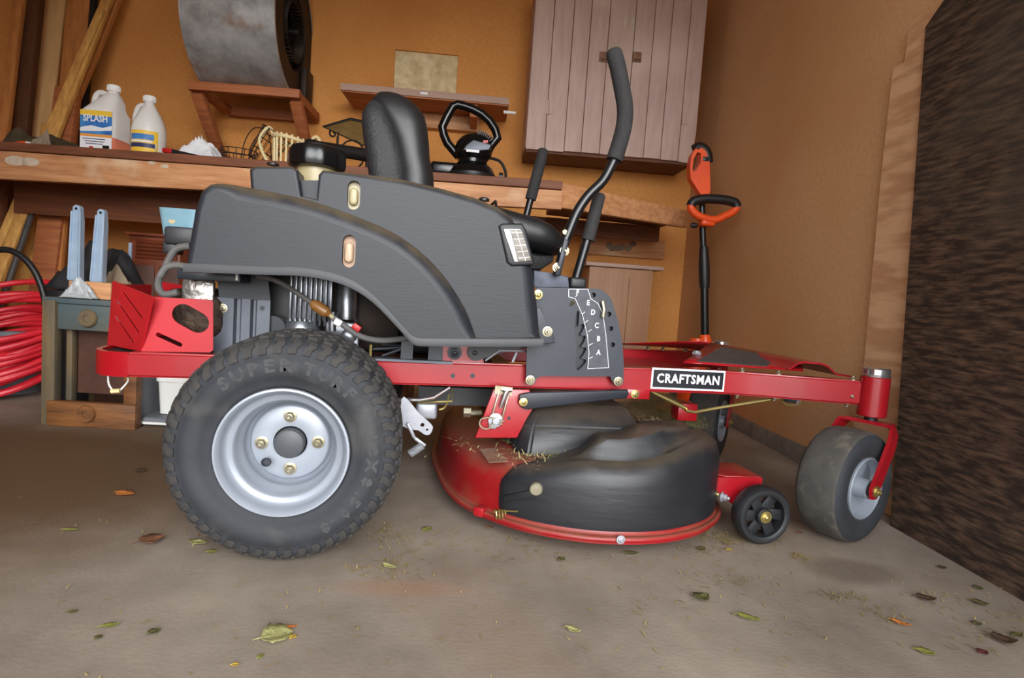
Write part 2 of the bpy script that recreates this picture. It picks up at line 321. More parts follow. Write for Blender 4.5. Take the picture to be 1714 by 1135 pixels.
def curve_mesh(cu):
    o = bpy.data.objects.new('tmp', cu); C.objects.link(o)
    dg = bpy.context.evaluated_depsgraph_get(); me = bpy.data.meshes.new_from_object(o.evaluated_get(dg))
    bpy.data.objects.remove(o); bpy.data.curves.remove(cu); return me
def plate_mesh(outer, holes, th, mt):
    cu = bpy.data.curves.new('c', 'CURVE'); cu.dimensions = '2D'; cu.fill_mode = 'BOTH'; cu.extrude = th / 2
    for ring in [outer] + list(holes):
        sp = cu.splines.new('POLY'); sp.points.add(len(ring) - 1)
        for p, q in zip(sp.points, ring): p.co = (q[0], q[1], 0, 1)
        sp.use_cyclic_u = True
    me = curve_mesh(cu); me.transform(mt); return me
def text_mesh(body, size, mt, off=0.0, ext=.0006, sx=1.0, res=2, shear=0):
    cu = bpy.data.curves.new('t', 'FONT'); cu.body = body; cu.size = size; cu.extrude = ext; cu.offset = off; cu.resolution_u = res
    cu.space_character = 1.12 if len(body) > 7 else 1; cu.align_x = 'CENTER'; cu.align_y = 'CENTER'; cu.shear = shear
    me = curve_mesh(cu); me.transform(mt @ Matrix.Diagonal((sx, 1, 1, 1))); return me
def join_mesh(ms, name):
    bm = bmesh.new()
    for m in ms: bm.from_mesh(m); bpy.data.meshes.remove(m)
    me = bpy.data.meshes.new(name); bm.to_mesh(me); bm.free(); return me
def side_m(x, y, z, rot=0):   # text / plate plane that faces -y
    return Matrix.Translation((x, y, z)) @ Matrix(((1, 0, 0, 0), (0, 0, -1, 0), (0, 1, 0, 0), (0, 0, 0, 1))) @ Matrix.Rotation(rot, 4, 'Z')
def oval(cx, cy, hx, hy, n=16, rot=0, p=2.0):
    out = []
    for i in range(n):
        a = 2 * PI * i / n; c, s_ = math.cos(a), math.sin(a)
        x = math.copysign(abs(c) ** (2 / p), c) * hx; y = math.copysign(abs(s_) ** (2 / p), s_) * hy
        out.append((cx + x * math.cos(rot) - y * math.sin(rot), cy + x * math.sin(rot) + y * math.cos(rot)))
    return out
def slot(a, b, r, n=6):
    ax, ay = a; bx, by = b; t = math.atan2(by - ay, bx - ax); out = []
    for i in range(n + 1): q = t - PI / 2 + PI * i / n; out.append((bx + r * math.cos(q), by + r * math.sin(q)))
    for i in range(n + 1): q = t + PI / 2 + PI * i / n; out.append((ax + r * math.cos(q), ay + r * math.sin(q)))
    return out
def sweep_rect(mb, pts, th):       # pts: (x, y, z_top, z_bot) of the outer face, thickness th towards the left of travel
    rings = []
    for i, (x, y, zt, zb) in enumerate(pts):
        a = pts[max(i - 1, 0)]; b = pts[min(i + 1, len(pts) - 1)]
        d = Vector((b[0] - a[0], b[1] - a[1], 0)).normalized(); nn = Vector((-d.y, d.x, 0)) * th
        rings.append([(x, y, zt), (x + nn.x, y + nn.y, zt), (x + nn.x, y + nn.y, zb), (x, y, zb)])
    return mb.loft(rings)
def bool_cut(o, cutters):
    for c in cutters:
        md = o.modifiers.new('cut', 'BOOLEAN'); md.operation = 'DIFFERENCE'; md.object = c; md.solver = 'EXACT'
    dg = bpy.context.evaluated_depsgraph_get(); me = bpy.data.meshes.new_from_object(o.evaluated_get(dg))
    o.modifiers.clear(); old = o.data; o.data = me; me.name = old.name
    for c in cutters: bpy.data.objects.remove(c)
    me.set_sharp_from_angle(angle=math.radians(35)); me.polygons.foreach_set('use_smooth', [abs(p.normal.y) < .9995 for p in me.polygons])
def structure(o): o['kind'] = 'structure'; return o

# ------------------------------------------------------------------ the setting
YB, XR, XL, ZC = 3.78, 1.30, -3.4, 2.5
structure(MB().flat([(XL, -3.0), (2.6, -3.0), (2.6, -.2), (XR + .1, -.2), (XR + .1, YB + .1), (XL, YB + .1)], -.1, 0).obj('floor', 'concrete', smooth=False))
hx0, hx1, hz0, hz1 = -.594, -.212, 1.77, 2.0
mb = MB()
for x0, x1, z0, z1 in ((XL, hx0, 0, ZC), (hx1, XR, 0, ZC), (hx0, hx1, 0, hz0), (hx0, hx1, hz1, ZC)):
    mb.box(((x0 + x1) / 2, YB + .02, (z0 + z1) / 2), (x1 - x0, .04, z1 - z0))
structure(mb.obj('wall_back', 'wallboard', smooth=False))
structure(MB().box((XR + .02, (YB - .4) / 2, ZC / 2), (.04, YB + .4, ZC)).obj('wall_right', 'wallboard_side', smooth=False))
structure(MB().box((XL - .02, (YB - .4) / 2, ZC / 2), (.04, YB + .4, ZC)).obj('wall_left', 'wallboard', smooth=False))
structure(MB().box(((XL - 1.1) / 2, -.46, ZC / 2), (-1.1 - XL, .1, ZC)).obj('wall_front', 'wallboard', smooth=False))
structure(MB().box(((XL + XR) / 2, (YB - .4) / 2, ZC + .02), (XR - XL + .1, YB + .4, .04)).obj('ceiling', 'ceil', smooth=False))
mb = MB(); n = 26
ring = []
for i in range(n + 1):
    y = .4 + (YB - .4) * i / n; j = R.uniform(-.004, .004); h = .068 + R.uniform(-.004, .004)
    ring.append([(XR + .01, y, 0), (1.284 + j * .5, y, 0), (1.286 + j, y, h * .85), (1.291 + j, y, h), (XR + .01, y, h)])
structure(mb.loft(ring).obj('baseboard_right', 'curb'))

# insulation bulging in the hole of the back wall
mb = MB(); gx, gz = 26, 16; vs_ = []
for i in range(gx + 1):
    for j in range(gz + 1):
        x = hx0 + (hx1 - hx0) * i / gx; z = hz0 + (hz1 - hz0) * j / gz
        e = min(i, gx - i, j, gz - j) / 4; nz = mnoise.noise(Vector((x * 18, z * 18, 1))) * .012 + mnoise.noise(Vector((x * 50, z * 50, 3))) * .006
        vs_.append(mb.bm.verts.new((x, YB - .004 + .02 - (.014 + nz) * min(1, e), z)))
for i in range(gx):
    for j in range(gz):
        a = i * (gz + 1) + j; mb.bm.faces.new((vs_[a], vs_[a + 1], vs_[a + gz + 2], vs_[a + gz + 1]))
bk = [mb.bm.verts.new(p) for p in ((hx0, YB + .04, hz0), (hx1, YB + .04, hz0), (hx1, YB + .04, hz1), (hx0, YB + .04, hz1))]; mb.bm.faces.new(bk)
tag(mb.obj('insulation_batt', 'insulation', sharp=180), 'patch of fuzzy tan insulation showing through a hole in the back wall', 'insulation')

# ------------------------------------------------------------------ workbench
wb = tag(empty('workbench', (-.9, 2.95, 0)), 'long rough pine workbench along the orange back wall behind the mower', 'workbench')
BO = Vector((-.9, 2.95, 0))
def bw(o): o.parent = wb; o.location = -BO; return o
ZB = 1.1
bl = lambda x: 2.9 + (x + 2.6) * (2.74 - 2.9) / 2.95
bw(MB().flat([(-2.6, bl(-2.6) - .012), (.35, bl(.35) - .012), (.35, 2.98), (-2.6, 3.07)], 1.062, ZB, .004, both=True).obj('top_board', 'pine_dark'))
bw(MB().flat([(-2.6, 3.075), (.35, 2.985), (.35, 3.24), (-2.6, 3.24)], 1.062, ZB, .004).obj('top_board', 'pine_dark'))
bw(MB().prism([(-2.6, .928), (.355, .975), (.355, 1.06), (-2.6, 1.06)], lambda x, z: Vector((x, bl(x), z)), lambda x, z: Vector((x, bl(x) + .04, z)), .003).obj('apron', 'pine'))
ap = [wy(937, 305, 2.75), wy(937, 347, 2.75), wy(1152, 381, 3.2), wy(1152, 353, 3.2)]
back = Vector((-.02, .04, 0))
mb = MB(); a = [mb.bm.verts.new(p) for p in ap]; b = [mb.bm.verts.new(p + back) for p in ap]
mb.bm.faces.new(a); mb.bm.faces.new(b[::-1])
for j in range(4): mb.bm.faces.new((a[j], b[j], b[(j + 1) % 4], a[(j + 1) % 4]))
bmesh.ops.bevel(mb.bm, geom=list(mb.bm.edges), offset=.003, segments=2, affect='EDGES')
bw(mb.obj('apron', 'pine'))
bw(MB().flat([(.36, 2.79), (1.08, 3.26), (1.08, 3.6), (.36, 3.45)], 1.04, 1.075, .004).obj('top_board', 'pine_dark'))
for x, y in ((-2.45, 2.99), (-.35, 2.88), (-2.45, 3.18), (-.35, 3.16)):
    bw(MB().box((x, y, .53), (.085, .085, 1.06), bev=.004).obj('leg', 'pine_dark'))
bw(MB().box((-1.65, 3.19, .93), (1.4, .02, .24), bev=.002).obj('shade_board', 'pine_dark'))  # added dark board standing in for the shade under the bench
bw(MB().bar((-.3, 3.42, .98), (1.05, 3.55, .99), .04, .09, bev=.003).obj('rail', 'pine_dark'))
for px, py, r_ in ((22, 268, .035), (48, 270, .03), (280, 280, .014), (258, 274, .012)):     # paint blots on the apron
    p = wy(px, py, 2.86); p.y = bl(p.x) - .0006
    bw(MB().prism(oval(p.x, p.z, r_ * 1.4, r_ * .62, 14), lambda x, z: Vector((x, bl(x) - .0008, z)), lambda x, z: Vector((x, bl(x) + .001, z))).obj('paint_blot', 'blot'))

# ------------------------------------------------------------------ hanging cabinet
YC = 3.45
cb = tag(empty('wall_cabinet', (.64, YC, 1.32)), 'mauve painted wall cabinet of upright tongue boards with two doors', 'cabinet')
CO = Vector((.64, YC, 1.32))
def cw(o, par=None): o.parent = par or cb; o.location = (0, 0, 0) if par else -CO; return o
xL, xRt = wy(886, 150, YC).x, wy(1172, 150, YC).x
zb_ = lambda x: 1.43 - (0.018 * (x - xL))
zt_ = 2.32; z0 = wy(1000, 258, YC).z
cw(MB().box(((xL + xRt) / 2, (YC + .03 + YB) / 2, (z0 + .02 + zt_) / 2), (xRt - xL, YB - YC - .03, zt_ - z0 - .02)).obj('carcass', 'mauve'))
cw(MB().box(((xL + xRt) / 2, (YC + .02 + YB) / 2, z0 + .0), (xRt - xL - .012, YB - YC - .02, .03)).obj('bottom_panel', 'mauve_dark'))
tops = [889, 930, 963, 992, 1023, 1066, 1098, 1127, 1157, 1190]
xs = [wy(t - 0.077 * 130, 130, YC).x for t in tops]; xs[0] = xL; xs[-1] = xRt
doors = [(0, 4), (4, 5), (5, 9)]
for di, (a, b) in enumerate(doors):
    nm = 'door' if di != 1 else 'centre_stile'
    d = cw(MB().box(((xs[a] + xs[b]) / 2, YC + .024, (z0 + zt_) / 2), (xs[b] - xs[a] - .006, .012, zt_ - z0 - .004)).obj(nm, 'mauve_dark'))
    for i in range(a, b):
        x0, x1 = xs[i] + .0016, xs[i + 1] - .0016; zz = z0 + R.uniform(-.004, .004); yy = YC + R.uniform(-.0015, .0015)
        if i == 8: pts = [(x0, zz), (x1 - .03, zz - .004), (x1 - .012, zz + .05), (x1, zz + .16), (x1, zt_), (x0, zt_)]
        else: pts = [(x0, zz), (x1, zz), (x1, zt_), (x0, zt_)]
        pl = MB().side(pts, yy, yy + .018, .003, 2).obj('plank', 'mauve'); pl.parent = d
    if di != 1:
        px = 1010 if di == 0 else 1066
        p = wy(px, 96, YC)
        hm = MB().box((p.x, YC - .004, p.z), (.05, .006, .055), bev=.001)
        hm.tube([(p.x - .012, YC - .008, p.z - .016), (p.x - .012, YC - .022, p.z - .016), (p.x + .012, YC - .022, p.z - .016), (p.x + .012, YC - .008, p.z - .016)], .003, 6)
        hm.box((p.x + .012, YC - .01, p.z + .006), (.022, .006, .03), bev=.001)
        h_ = hm.obj('hasp', 'rust'); h_.parent = d
        px, py = (919, 180) if di == 0 else (1148, 198)
        p = wy(px, py, YC); hm = MB()
        for q in (-.012, .012): hm.box((p.x + q, YC - .003, p.z), (.018, .003, .075))
        hm.tube([(p.x, YC - .004, p.z - .037), (p.x, YC - .004, p.z + .037)], .004, 8)
        h_ = hm.obj('hinge', 'mauve'); h_.parent = d
for px, py, s_ in ((1047, 36, .045), (1059, 38, .042)):
    p = wy(px, py, YC); o = MB().side(oval(p.x, p.z, .011, s_, 12), YC - .0025, YC + .002).obj('paint_smear', 'blot'); cw(o)

# ------------------------------------------------------------------ blower drum on its wooden wall bracket
br = tag(empty('drum_bracket', (-1.3, 3.5, 1.3)), 'reddish wooden wall bracket carrying the galvanised drum', 'bracket')
XO = Vector((-1.3, 3.5, 1.3))
def xw(o): o.parent = br; o.location = -XO; return o
xw(MB().bar((-1.58, 3.32, 1.545), (-1.005, 3.32, 1.55), .04, .045, bev=.003).obj('front_rail', 'pine_red'))
xw(MB().bar((-1.55, 3.755, 1.545), (-1.03, 3.755, 1.55), .045, .06, bev=.003).obj('back_rail', 'pine_red'))
for x in (-1.55, -1.035):
    xw(MB().box((x, 3.535, 1.548), (.045, .4, .045), bev=.003).obj('side_rail', 'pine_red'))
    xw(MB().bar((x, 3.35, 1.525), (x, 3.755, 1.17), .045, .06, up=(1, 0, 0), bev=.003).obj('brace', 'pine_red'))
dr = tag(empty('blower_drum', (-1.3, 3.5, 1.57)), 'rust streaked galvanised sheet metal blower drum on the wooden bracket', 'blower')
DO = Vector((-1.3, 3.5, 1.57))
def dw(o): o.parent = dr; o.location = -DO; return o
cyd, czd, rd = 3.46, 1.575 + .345, .342
prof = lambda x, rr, n=56: [(x, cyd + rr * math.cos(2 * PI * i / n), czd + rr * math.sin(2 * PI * i / n)) for i in range(n)]
dxa, dxb = -1.545, -1.085
dw(MB().loft([prof(dxa, rd - .012), prof(dxa, rd + .003), prof(dxa + .01, rd + .003), prof(dxa + .012, rd), prof(dxb - .012, rd), prof(dxb - .01, rd + .004), prof(dxb, rd + .004), prof(dxb, rd - .012)], cap=False).obj('drum_skin', 'galv'))
dw(MB().loft([prof(dxa + .006, rd - .001), prof(dxa + .006, .01)], cap=False).obj('side_plate', 'galv'))
dw(MB().loft([prof(dxb - .006, rd - .001), prof(dxb - .006, .2), prof(dxb - .05, .19), prof(dxb - .05, .12)], cap=False).obj('side_plate', 'dark_metal'))
mb = MB()
for i in range(40):
    a = 2 * PI * i / 40; mb.box((dxb - .1, cyd + .15 * math.cos(a), czd + .15 * math.sin(a)), (.2, .004, .03), Matrix.Rotation(a + .5, 3, 'X'))
mb.lathe([(.03, 0), (.03, .1), (.015, .1), (.015, .17)], (dxb - .16, cyd, czd), (1, 0, 0), 16)
mb.lathe([(.165, 0), (.165, .006), (.02, .006)], (dxb - .2, cyd, czd), (1, 0, 0), 32)
dw(mb.obj('fan_wheel', 'dark_metal'))
dw(MB().box((dxb + .012, 3.66, 1.585 + .1), (.03, .14, .2), bev=.004).box((dxb + .03, 3.52, 1.585), (.04, .05, .03), bev=.003).obj('flange', 'dark_metal'))

# ------------------------------------------------------------------ small shelf
sh = tag(empty('wall_shelf', (-.35, YB, 1.65)), 'short pinkish board shelf on the wall below the insulation patch', 'shelf')
SO = Vector((-.35, YB, 1.65))
def sw(o): o.parent = sh; o.location = -SO; return o
sw(MB().flat([(-.83, 3.45), (.105, 3.45), (.105, YB), (-.83, YB)], 1.635, 1.672, .003).obj('board', 'lam_edge'))
sw(MB().flat([(-.82, 3.458), (.1, 3.458), (.1, YB), (-.82, YB)], 1.628, 1.636).obj('underside_board', 'pine_red'))
sw(MB().box((-.27, 3.75, 1.585), (.42, .05, .085), bev=.003).obj('cleat', 'pine'))
sw(MB().box((-.09, 3.6, 1.59), (.04, .26, .07), bev=.003).obj('support', 'pine_red'))
sw(MB().tube([(.08, 3.5, 1.606), (.15, 3.5, 1.606)], .009, 12).obj('dowel', 'white'))
sw(MB().box((-.37, 3.4485, 1.654), (.04, .002, .012)).obj('price_sticker', 'paper'))

# ------------------------------------------------------------------ lumber leaning at the left
def lean(name, label, cat, m, A, B, wd, th, group=None, up=(0, 1, 0), bev=.003):
    A, B = Vector(A), Vector(B); e = empty
    d = (B - A); x = d.normalized(); y = Vector(up); z = x.cross(y).normalized(); y = z.cross(x)
    mb = MB(); mb.box((d.length / 2, 0, 0), (d.length, th, wd), bev=bev)
    mt = Matrix((x, y, z)).transposed().to_4x4(); mb.bm.transform(mt)
    o = mb.obj(name, m); o.location = A
    return tag(o, label, cat, group)
G = 'lumber leaning behind the workbench'
def lpt(px0, py0, px1, py1, y0, y1, ext0=0, ext1=0):      # ext0 > 0: carry the lower end on to the floor
    a, b = wy(px0, py0, y0), wy(px1, py1, y1); d = (b - a); return a - d * ((a.z - .012) / d.z if ext0 else 0), b + d * ext1
a, b = lpt(16, 400, 56, 0, 3.45, 3.62, .68, .12); lean('board', 'dark brown board standing nearest the left picture edge', 'board', 'lumber_brown', a, b, .095, .045, G)
a, b = lpt(6, 225, 34, 0, 3.42, 3.58, 1.8, .12); lean('batten', 'narrow orange batten beside the dark brown board, at far left', 'batten', 'lumber_orange', a, b, .05, .03, G)
a, b = lpt(62, 225, 88, 0, 3.64, 3.74, 2.0, .12); lean('board', 'wide pale plywood strip standing behind the diagonal yellow battens', 'board', 'lumber_pale', a, b, .15, .018, G)
a, b = lpt(113, 225, 133, 0, 3.6, 3.7, 2.0, .12); lean('board', 'orange pine board beside the pale plywood strip', 'board', 'lumber_orange', a, b, .125, .025, G)
a, b = lpt(86, 215, 172, 18, 3.35, 3.55, 1.3, 0); lean('batten', 'diagonal yellow square batten, left one of the leaning pair', 'batten', 'lumber_yellow', a, b, .04, .036, G)
a, b = lpt(172, 18, 196, -40, 3.56, 3.63, 0.02, .3); lean('batten', 'short yellow offcut end continuing above the diagonal batten', 'batten', 'lumber_yellow', a + Vector((0.012, .03, 0)), b, .05, .03, G)
a, b = lpt(106, 215, 197, 0, 3.45, 3.65, 1.3, .12); lean('batten', 'diagonal orange batten, right one of the leaning pair', 'batten', 'lumber_orange', a, b, .04, .035, G)
a, b = wy(136, 230, 3.62), wy(156, 0, 3.72); d = b - a
tag(MB().tube([a - d * 1.9, b + d * .1], .024, 12).obj('pole', 'iron'), 'thin black pole standing right of the leaning battens', 'pole', G)
a, b = wy(15, 470, 3.05), wy(70, 308, 3.31); d = b - a
tag(MB().tube([a - d * .98, b + d * .02, b + d * .8], .014, 12).obj('conduit_pipe', 'conduit'), 'grey metal pipe leaning under the left end of the workbench', 'pipe')
a, b = lpt(38, 490, 68, 330, 3.3, 3.45, .9, .8); lean('board', 'yellow board leaning behind the grey metal pipe', 'board', 'lumber_yellow', a, b, .115, .03, G)
a, b = lpt(72, 490, 92, 330, 3.2, 3.32, .95, 1.2); lean('board', 'reddish brown board under the workbench left of the dark tool pile', 'board', 'pine_red', a, b, .12, .04, G)
a, b = lpt(98, 480, 112, 330, 3.22, 3.34, 1.0, 1.2); lean('batten', 'thin pale batten against the reddish brown board under the workbench', 'batten', 'lumber_orange', a, b, .022, .03, G)

# ------------------------------------------------------------------ on the workbench
def jug(name, label, p, square):
    j = tag(empty(name, p), label, 'jug', 'plastic jugs on the workbench'); rings = []
    if square:
        liq = [(.073, .0), (.078, .006), (.078, .066)]
        body = [(.078, .0665, 0), (.078, .185, 0), (.074, .2, 0), (.066, .212, .004), (.052, .24, .018), (.036, .265, .026), (.022, .28, .03), (.021, .295, .03)]
        MB().loft([[(x, y, h) for x, y in oval(0, 0, r, r, 32, p=5)] for r, h in liq]).obj('liquid', 'jug_pink', j)
        MB().loft([[(x + o_, y, h) for x, y in oval(0, 0, r, r, 32, p=5 if h < .2 else 3)] for r, h, o_ in body]).obj('body', 'jug', j)
        MB().tube(resmooth([(.012, 0, .272), (-.03, 0, .282), (-.05, 0, .262), (-.058, 0, .22), (-.06, 0, .19)], 5), .013, 10).obj('handle', 'jug', j)
        cx, cz = .03, .29
        lab = [('paper', .07, .03, .0, .035), ('lbl_blue', .07, .052, .0, .125), ('lbl_orange', .07, .006, .0, .068), ('lbl_yellow', .07, .012, 0, .168)]
        lb = None
        for i, (m_, hw, hh, ox, oz) in enumerate(lab):
            o = MB().box((ox, -.0782 - .0003 * i, oz), (hw * 2, .001, hh * 2 if i < 2 else hh * 2)).obj('label' if i == 0 else 'label_band', m_, j if lb is None else lb); lb = lb or o
        link(text_mesh('SPLASH', .042, side_m(-.002, -.0801, .143), .001, .0004, .78), 'lettering', 'decal_white', lb)
        o = MB().side([(-.07, .1), (-.02, .112), (.03, .104), (.07, .116), (.07, .095), (.01, .088), (-.07, .083)], -.0795, -.078).obj('label_wave', 'decal_white', lb)
        for q in range(3): MB().box((-.01 + R.uniform(-.005, .005), -.0788, .052 - q * .011), (.1 - q * .012, .0006, .0035)).obj('text_line', 'lbl_navy', lb)
        MB().box((.045, -.0788, .017), (.03, .0006, .018)).obj('bar_code', 'decal_black', lb); MB().box((-.02, -.0788, .012), (.018, .0006, .012)).obj('flag', 'red_plastic', lb)
    else:
        body = [(.07, 0), (.076, .006), (.076, .14), (.074, .16), (.066, .19), (.05, .225), (.034, .252), (.022, .272), (.021, .29)]
        MB().lathe(body, n=36).obj('body', 'jug', j); cx, cz = 0, .285
        def band(nm, m_, z0, z1, a0, a1, r, par):
            mb = MB(); k = 14
            mb.loft([[(r * math.cos(a0 + (a1 - a0) * i / k), r * math.sin(a0 + (a1 - a0) * i / k), z) for z in (z0, z1)] + [((r - .001) * math.cos(a0 + (a1 - a0) * i / k), (r - .001) * math.sin(a0 + (a1 - a0) * i / k), z) for z in (z1, z0)] for i in range(k + 1)])
            return mb.obj(nm, m_, par)
        lb = band('label', 'lbl_yellow', .03, .135, -2.3, -.55, .0768, j)
        band('label_band', 'lbl_blue', .092, .118, -2.25, -.8, .0774, lb); band('label_band', 'lbl_navy', .055, .075, -2.28, -.7, .0774, lb); band('label_band', 'paper', .08, .088, -2.2, -.9, .0776, lb)
        MB().box((.058, -.052, .06), (.002, .022, .03), Matrix.Rotation(.85, 3, 'Z')).obj('bar_code', 'paper', lb)
        MB().tube(resmooth([(-.018, 0, .27), (-.05, 0, .262), (-.066, 0, .22), (-.07, 0, .17)], 5), .011, 10).obj('handle', 'jug', j)
    mb = MB().lathe([(.026, 0), (.027, .003), (.027, .026), (.024, .029)], (cx, 0, cz), n=28)
    for i in range(28): a = 2 * PI * i / 28; mb.box((cx + .0272 * math.cos(a), .0272 * math.sin(a), cz + .013), (.0015, .0015, .022))
    mb.obj('cap', 'white', j); return j
p = wy(178, 240, 2.99); jug('washer_fluid_jug', 'square translucent jug with pink liquid and blue picture label', (p.x, 2.99, ZB), True)
p = wy(242, 240, 3.1); jug('round_jug', 'round frosted jug with a yellow and navy label, behind the square jug', (p.x + .02, 3.1, ZB), False)

p = wy(45, 240, 2.98)
t = tag(empty('marker_torch', (p.x, 2.98, ZB)), 'small orange and white torch lying at the left end of the workbench', 'torch')
MB().tube([(-.05, 0, .014), (-.02, 0, .015), (.0, 0, .015)], [.009, .014, .014], 14).obj('grip', 'orange_red', t); MB().tube([(.001, 0, .015), (.05, 0, .014), (.062, 0, .014)], [.014, .013, .01], 14).obj('barrel', 'white', t)
MB().tube([(.063, 0, .014), (.072, 0, .014)], [.01, .008], 14).obj('tip', 'lbl_navy', t)
MB().tube([(-.05, 0, .012), (-.1, .01, .008), (-.16, .0, .006)], [.006, .005, .004], 8).obj('wrist_cord', 'red_plastic', t)
# crumpled cloths
def crumple(name, label, cat, m, c, sx, sy, h, seed, n=22, peaks=()):
    mb = MB(); vv = []
    for i in range(n + 1):
        for j in range(n + 1):
            u, v = i / n * 2 - 1, j / n * 2 - 1; rr = max(abs(u), abs(v)); e = max(0, 1 - rr ** 2.2)
            q = (1 - abs(mnoise.noise(Vector((u * 1.7 + seed, v * 1.7, seed)))) * 2) * .5 + (.5 - abs(mnoise.noise(Vector((u * 3.0 + seed, v * 3.0, seed + 4))))) * .25
            pk = sum(hh * math.exp(-((u - a) ** 2 + (v - b) ** 2) / ww) for a, b, hh, ww in peaks)
            wob = 1 + .18 * mnoise.noise(Vector((math.atan2(v, u) * 1.2, seed, 0)))
            vv.append(mb.bm.verts.new((u * sx * wob, v * sy * wob, max(.002, h * e * (.35 + q) + h * pk * e ** .5 * (.7 + .6 * q)))))
    for i in range(n):
        for j in range(n):
            a = i * (n + 1) + j; mb.bm.faces.new((vv[a], vv[a + n + 1], vv[a + n + 2], vv[a + 1]))
    o = mb.obj(name, m, sharp=60); o.location = c; md = o.modifiers.new('thickness', 'SOLIDIFY'); md.thickness = .003
    return tag(o, label, cat)
p = wy(75, 225, 3.1); crumple('cloth', 'dark olive cloth heaped on the workbench under the battens', 'cloth', 'mosscloth', (p.x - .0, 3.14, ZB), .23, .13, .07, 3, peaks=((-.72, 0, 1.6, .05), (.1, 0, .5, .2)))
p = wy(80, 235, 3.0); crumple('rag', 'small grey brown rag beside the orange torch', 'rag', 'greycloth', (p.x - .005, 2.97, ZB), .045, .035, .065, 9, peaks=((.5, 0, .8, .1),))
p = wy(335, 250, 3.0); crumple('rag', 'crumpled white rag on the workbench below the drum bracket', 'rag', 'rag', (p.x + .005, 3.0, ZB), .11, .08, .09, 5, peaks=((-.2, 0, .35, .3), (.3, 0, .2, .2)))
a, b = wy(273, 247, 2.93), wy(345, 262, 2.88)
t = tag(empty('pruning_saw', (a.x, a.y, ZB)), 'black blade tool with a red handle end, beside the round jug', 'hand tool')
MB().bar((0, 0, .03), (.05, -.005, .027), .02, .022, bev=.005).obj('handle', 'red_plastic', t); MB().prism([(.045, .018), (.045, .036), (.2, .012), (.22, .005)], lambda x, z: Vector((x, -.01 - x * .1, z)), lambda x, z: Vector((x, .004 - x * .1, z))).obj('blade', 'black', t)

# wire baskets heaped (black) and cream wicker basket
def wire_basket(name, label, c, r, h, tilt, group):
    o_ = MB(); mt = Matrix.Rotation(tilt, 4, 'Y')
    for k in range(4): rr = r * (.7 + .3 * k / 3); o_.tube([mt @ Vector((rr * math.cos(2 * PI * i / 24), rr * math.sin(2 * PI * i / 24), h * k / 3)) for i in range(24)], .0022, 6, True)
    for i in range(14): a = 2 * PI * i / 14; o_.tube([mt @ Vector((r * .7 * math.cos(a), r * .7 * math.sin(a), 0)), mt @ Vector((r * math.cos(a), r * math.sin(a), h))], .0018, 6)
    o = o_.obj(name, 'iron'); o.location = c; return tag(o, label, 'basket', group)
p = wy(400, 255, 3.05); wire_basket('wire_basket', 'low black wire basket lying right of the white rag', (p.x, 3.05, ZB + .003), .085, .075, 0, 'black wire baskets')
p = wy(437, 245, 3.12); wire_basket('wire_basket', 'tall tilted black wire basket behind the cream basket handle', (p.x - .02, 3.14, ZB + .05), .075, .17, .55, 'black wire baskets')
hp = MB(); q = wy(432, 250, 3.2)
hp.tube(resmooth([(q.x - .09, 3.2, ZB + .002), (q.x - .07, 3.2, ZB + .15), (q.x - .02, 3.2, ZB + .23), (q.x + .05, 3.2, ZB + .2), (q.x + .07, 3.2, ZB + .05), (q.x + .075, 3.2, ZB + .003)], 6), .0025, 6)
hp.tube(resmooth([(q.x - .04, 3.22, ZB + .002), (q.x - .05, 3.22, ZB + .12), (q.x + .01, 3.22, ZB + .21), (q.x + .09, 3.22, ZB + .16), (q.x + .09, 3.22, ZB + .003)], 6), .0025, 6)
tag(hp.obj('wire_hoops', 'iron'), 'pair of thin dark wire hoops standing behind the black wire baskets', 'wire')
p = wy(488, 250, 3.08)
bk = tag(empty('cream_basket', (p.x, 3.08, ZB)), 'cream painted cane basket with upright slats and loop handles', 'basket')
rb = .085; bk.scale = (1, 1, 1.25)
for i in range(20):
    a = 2 * PI * i / 20; MB().tube([(rb * .93 * math.cos(a), rb * .93 * math.sin(a), 0), (rb * math.cos(a), rb * math.sin(a), .13 + .012 * math.cos(a + 2.6))], .0055, 8).obj('slat', 'cream', bk)
for z, r_ in ((.006, rb * .95), (.118, rb * 1.02)):
    MB().tube([(r_ * math.cos(2 * PI * i / 32), r_ * math.sin(2 * PI * i / 32), z + (.012 * math.cos(2 * PI * i / 32 + 2.6) if z > .05 else 0)) for i in range(32)], .007, 8, True).obj('rim', 'cream', bk)
for s_ in (-1, 1):
    for o_ in (-.008, .008):
        MB().tube(resmooth([(s_ * rb, o_, .12), (s_ * (rb + .02), o_, .155 + (s_ < 0) * .01), (s_ * (rb + .05), o_, .15), (s_ * (rb + .07), o_, .11), (s_ * (rb + .04), o_, .05), (s_ * rb, o_, .01)] if s_ < 0 else [(rb, o_, .1), (rb + .02, o_, .14), (rb + .045, o_, .14), (rb + .055, o_, .1), (rb + .02, o_, .05)], 6), .0065, 8).obj('handle', 'cream', bk)

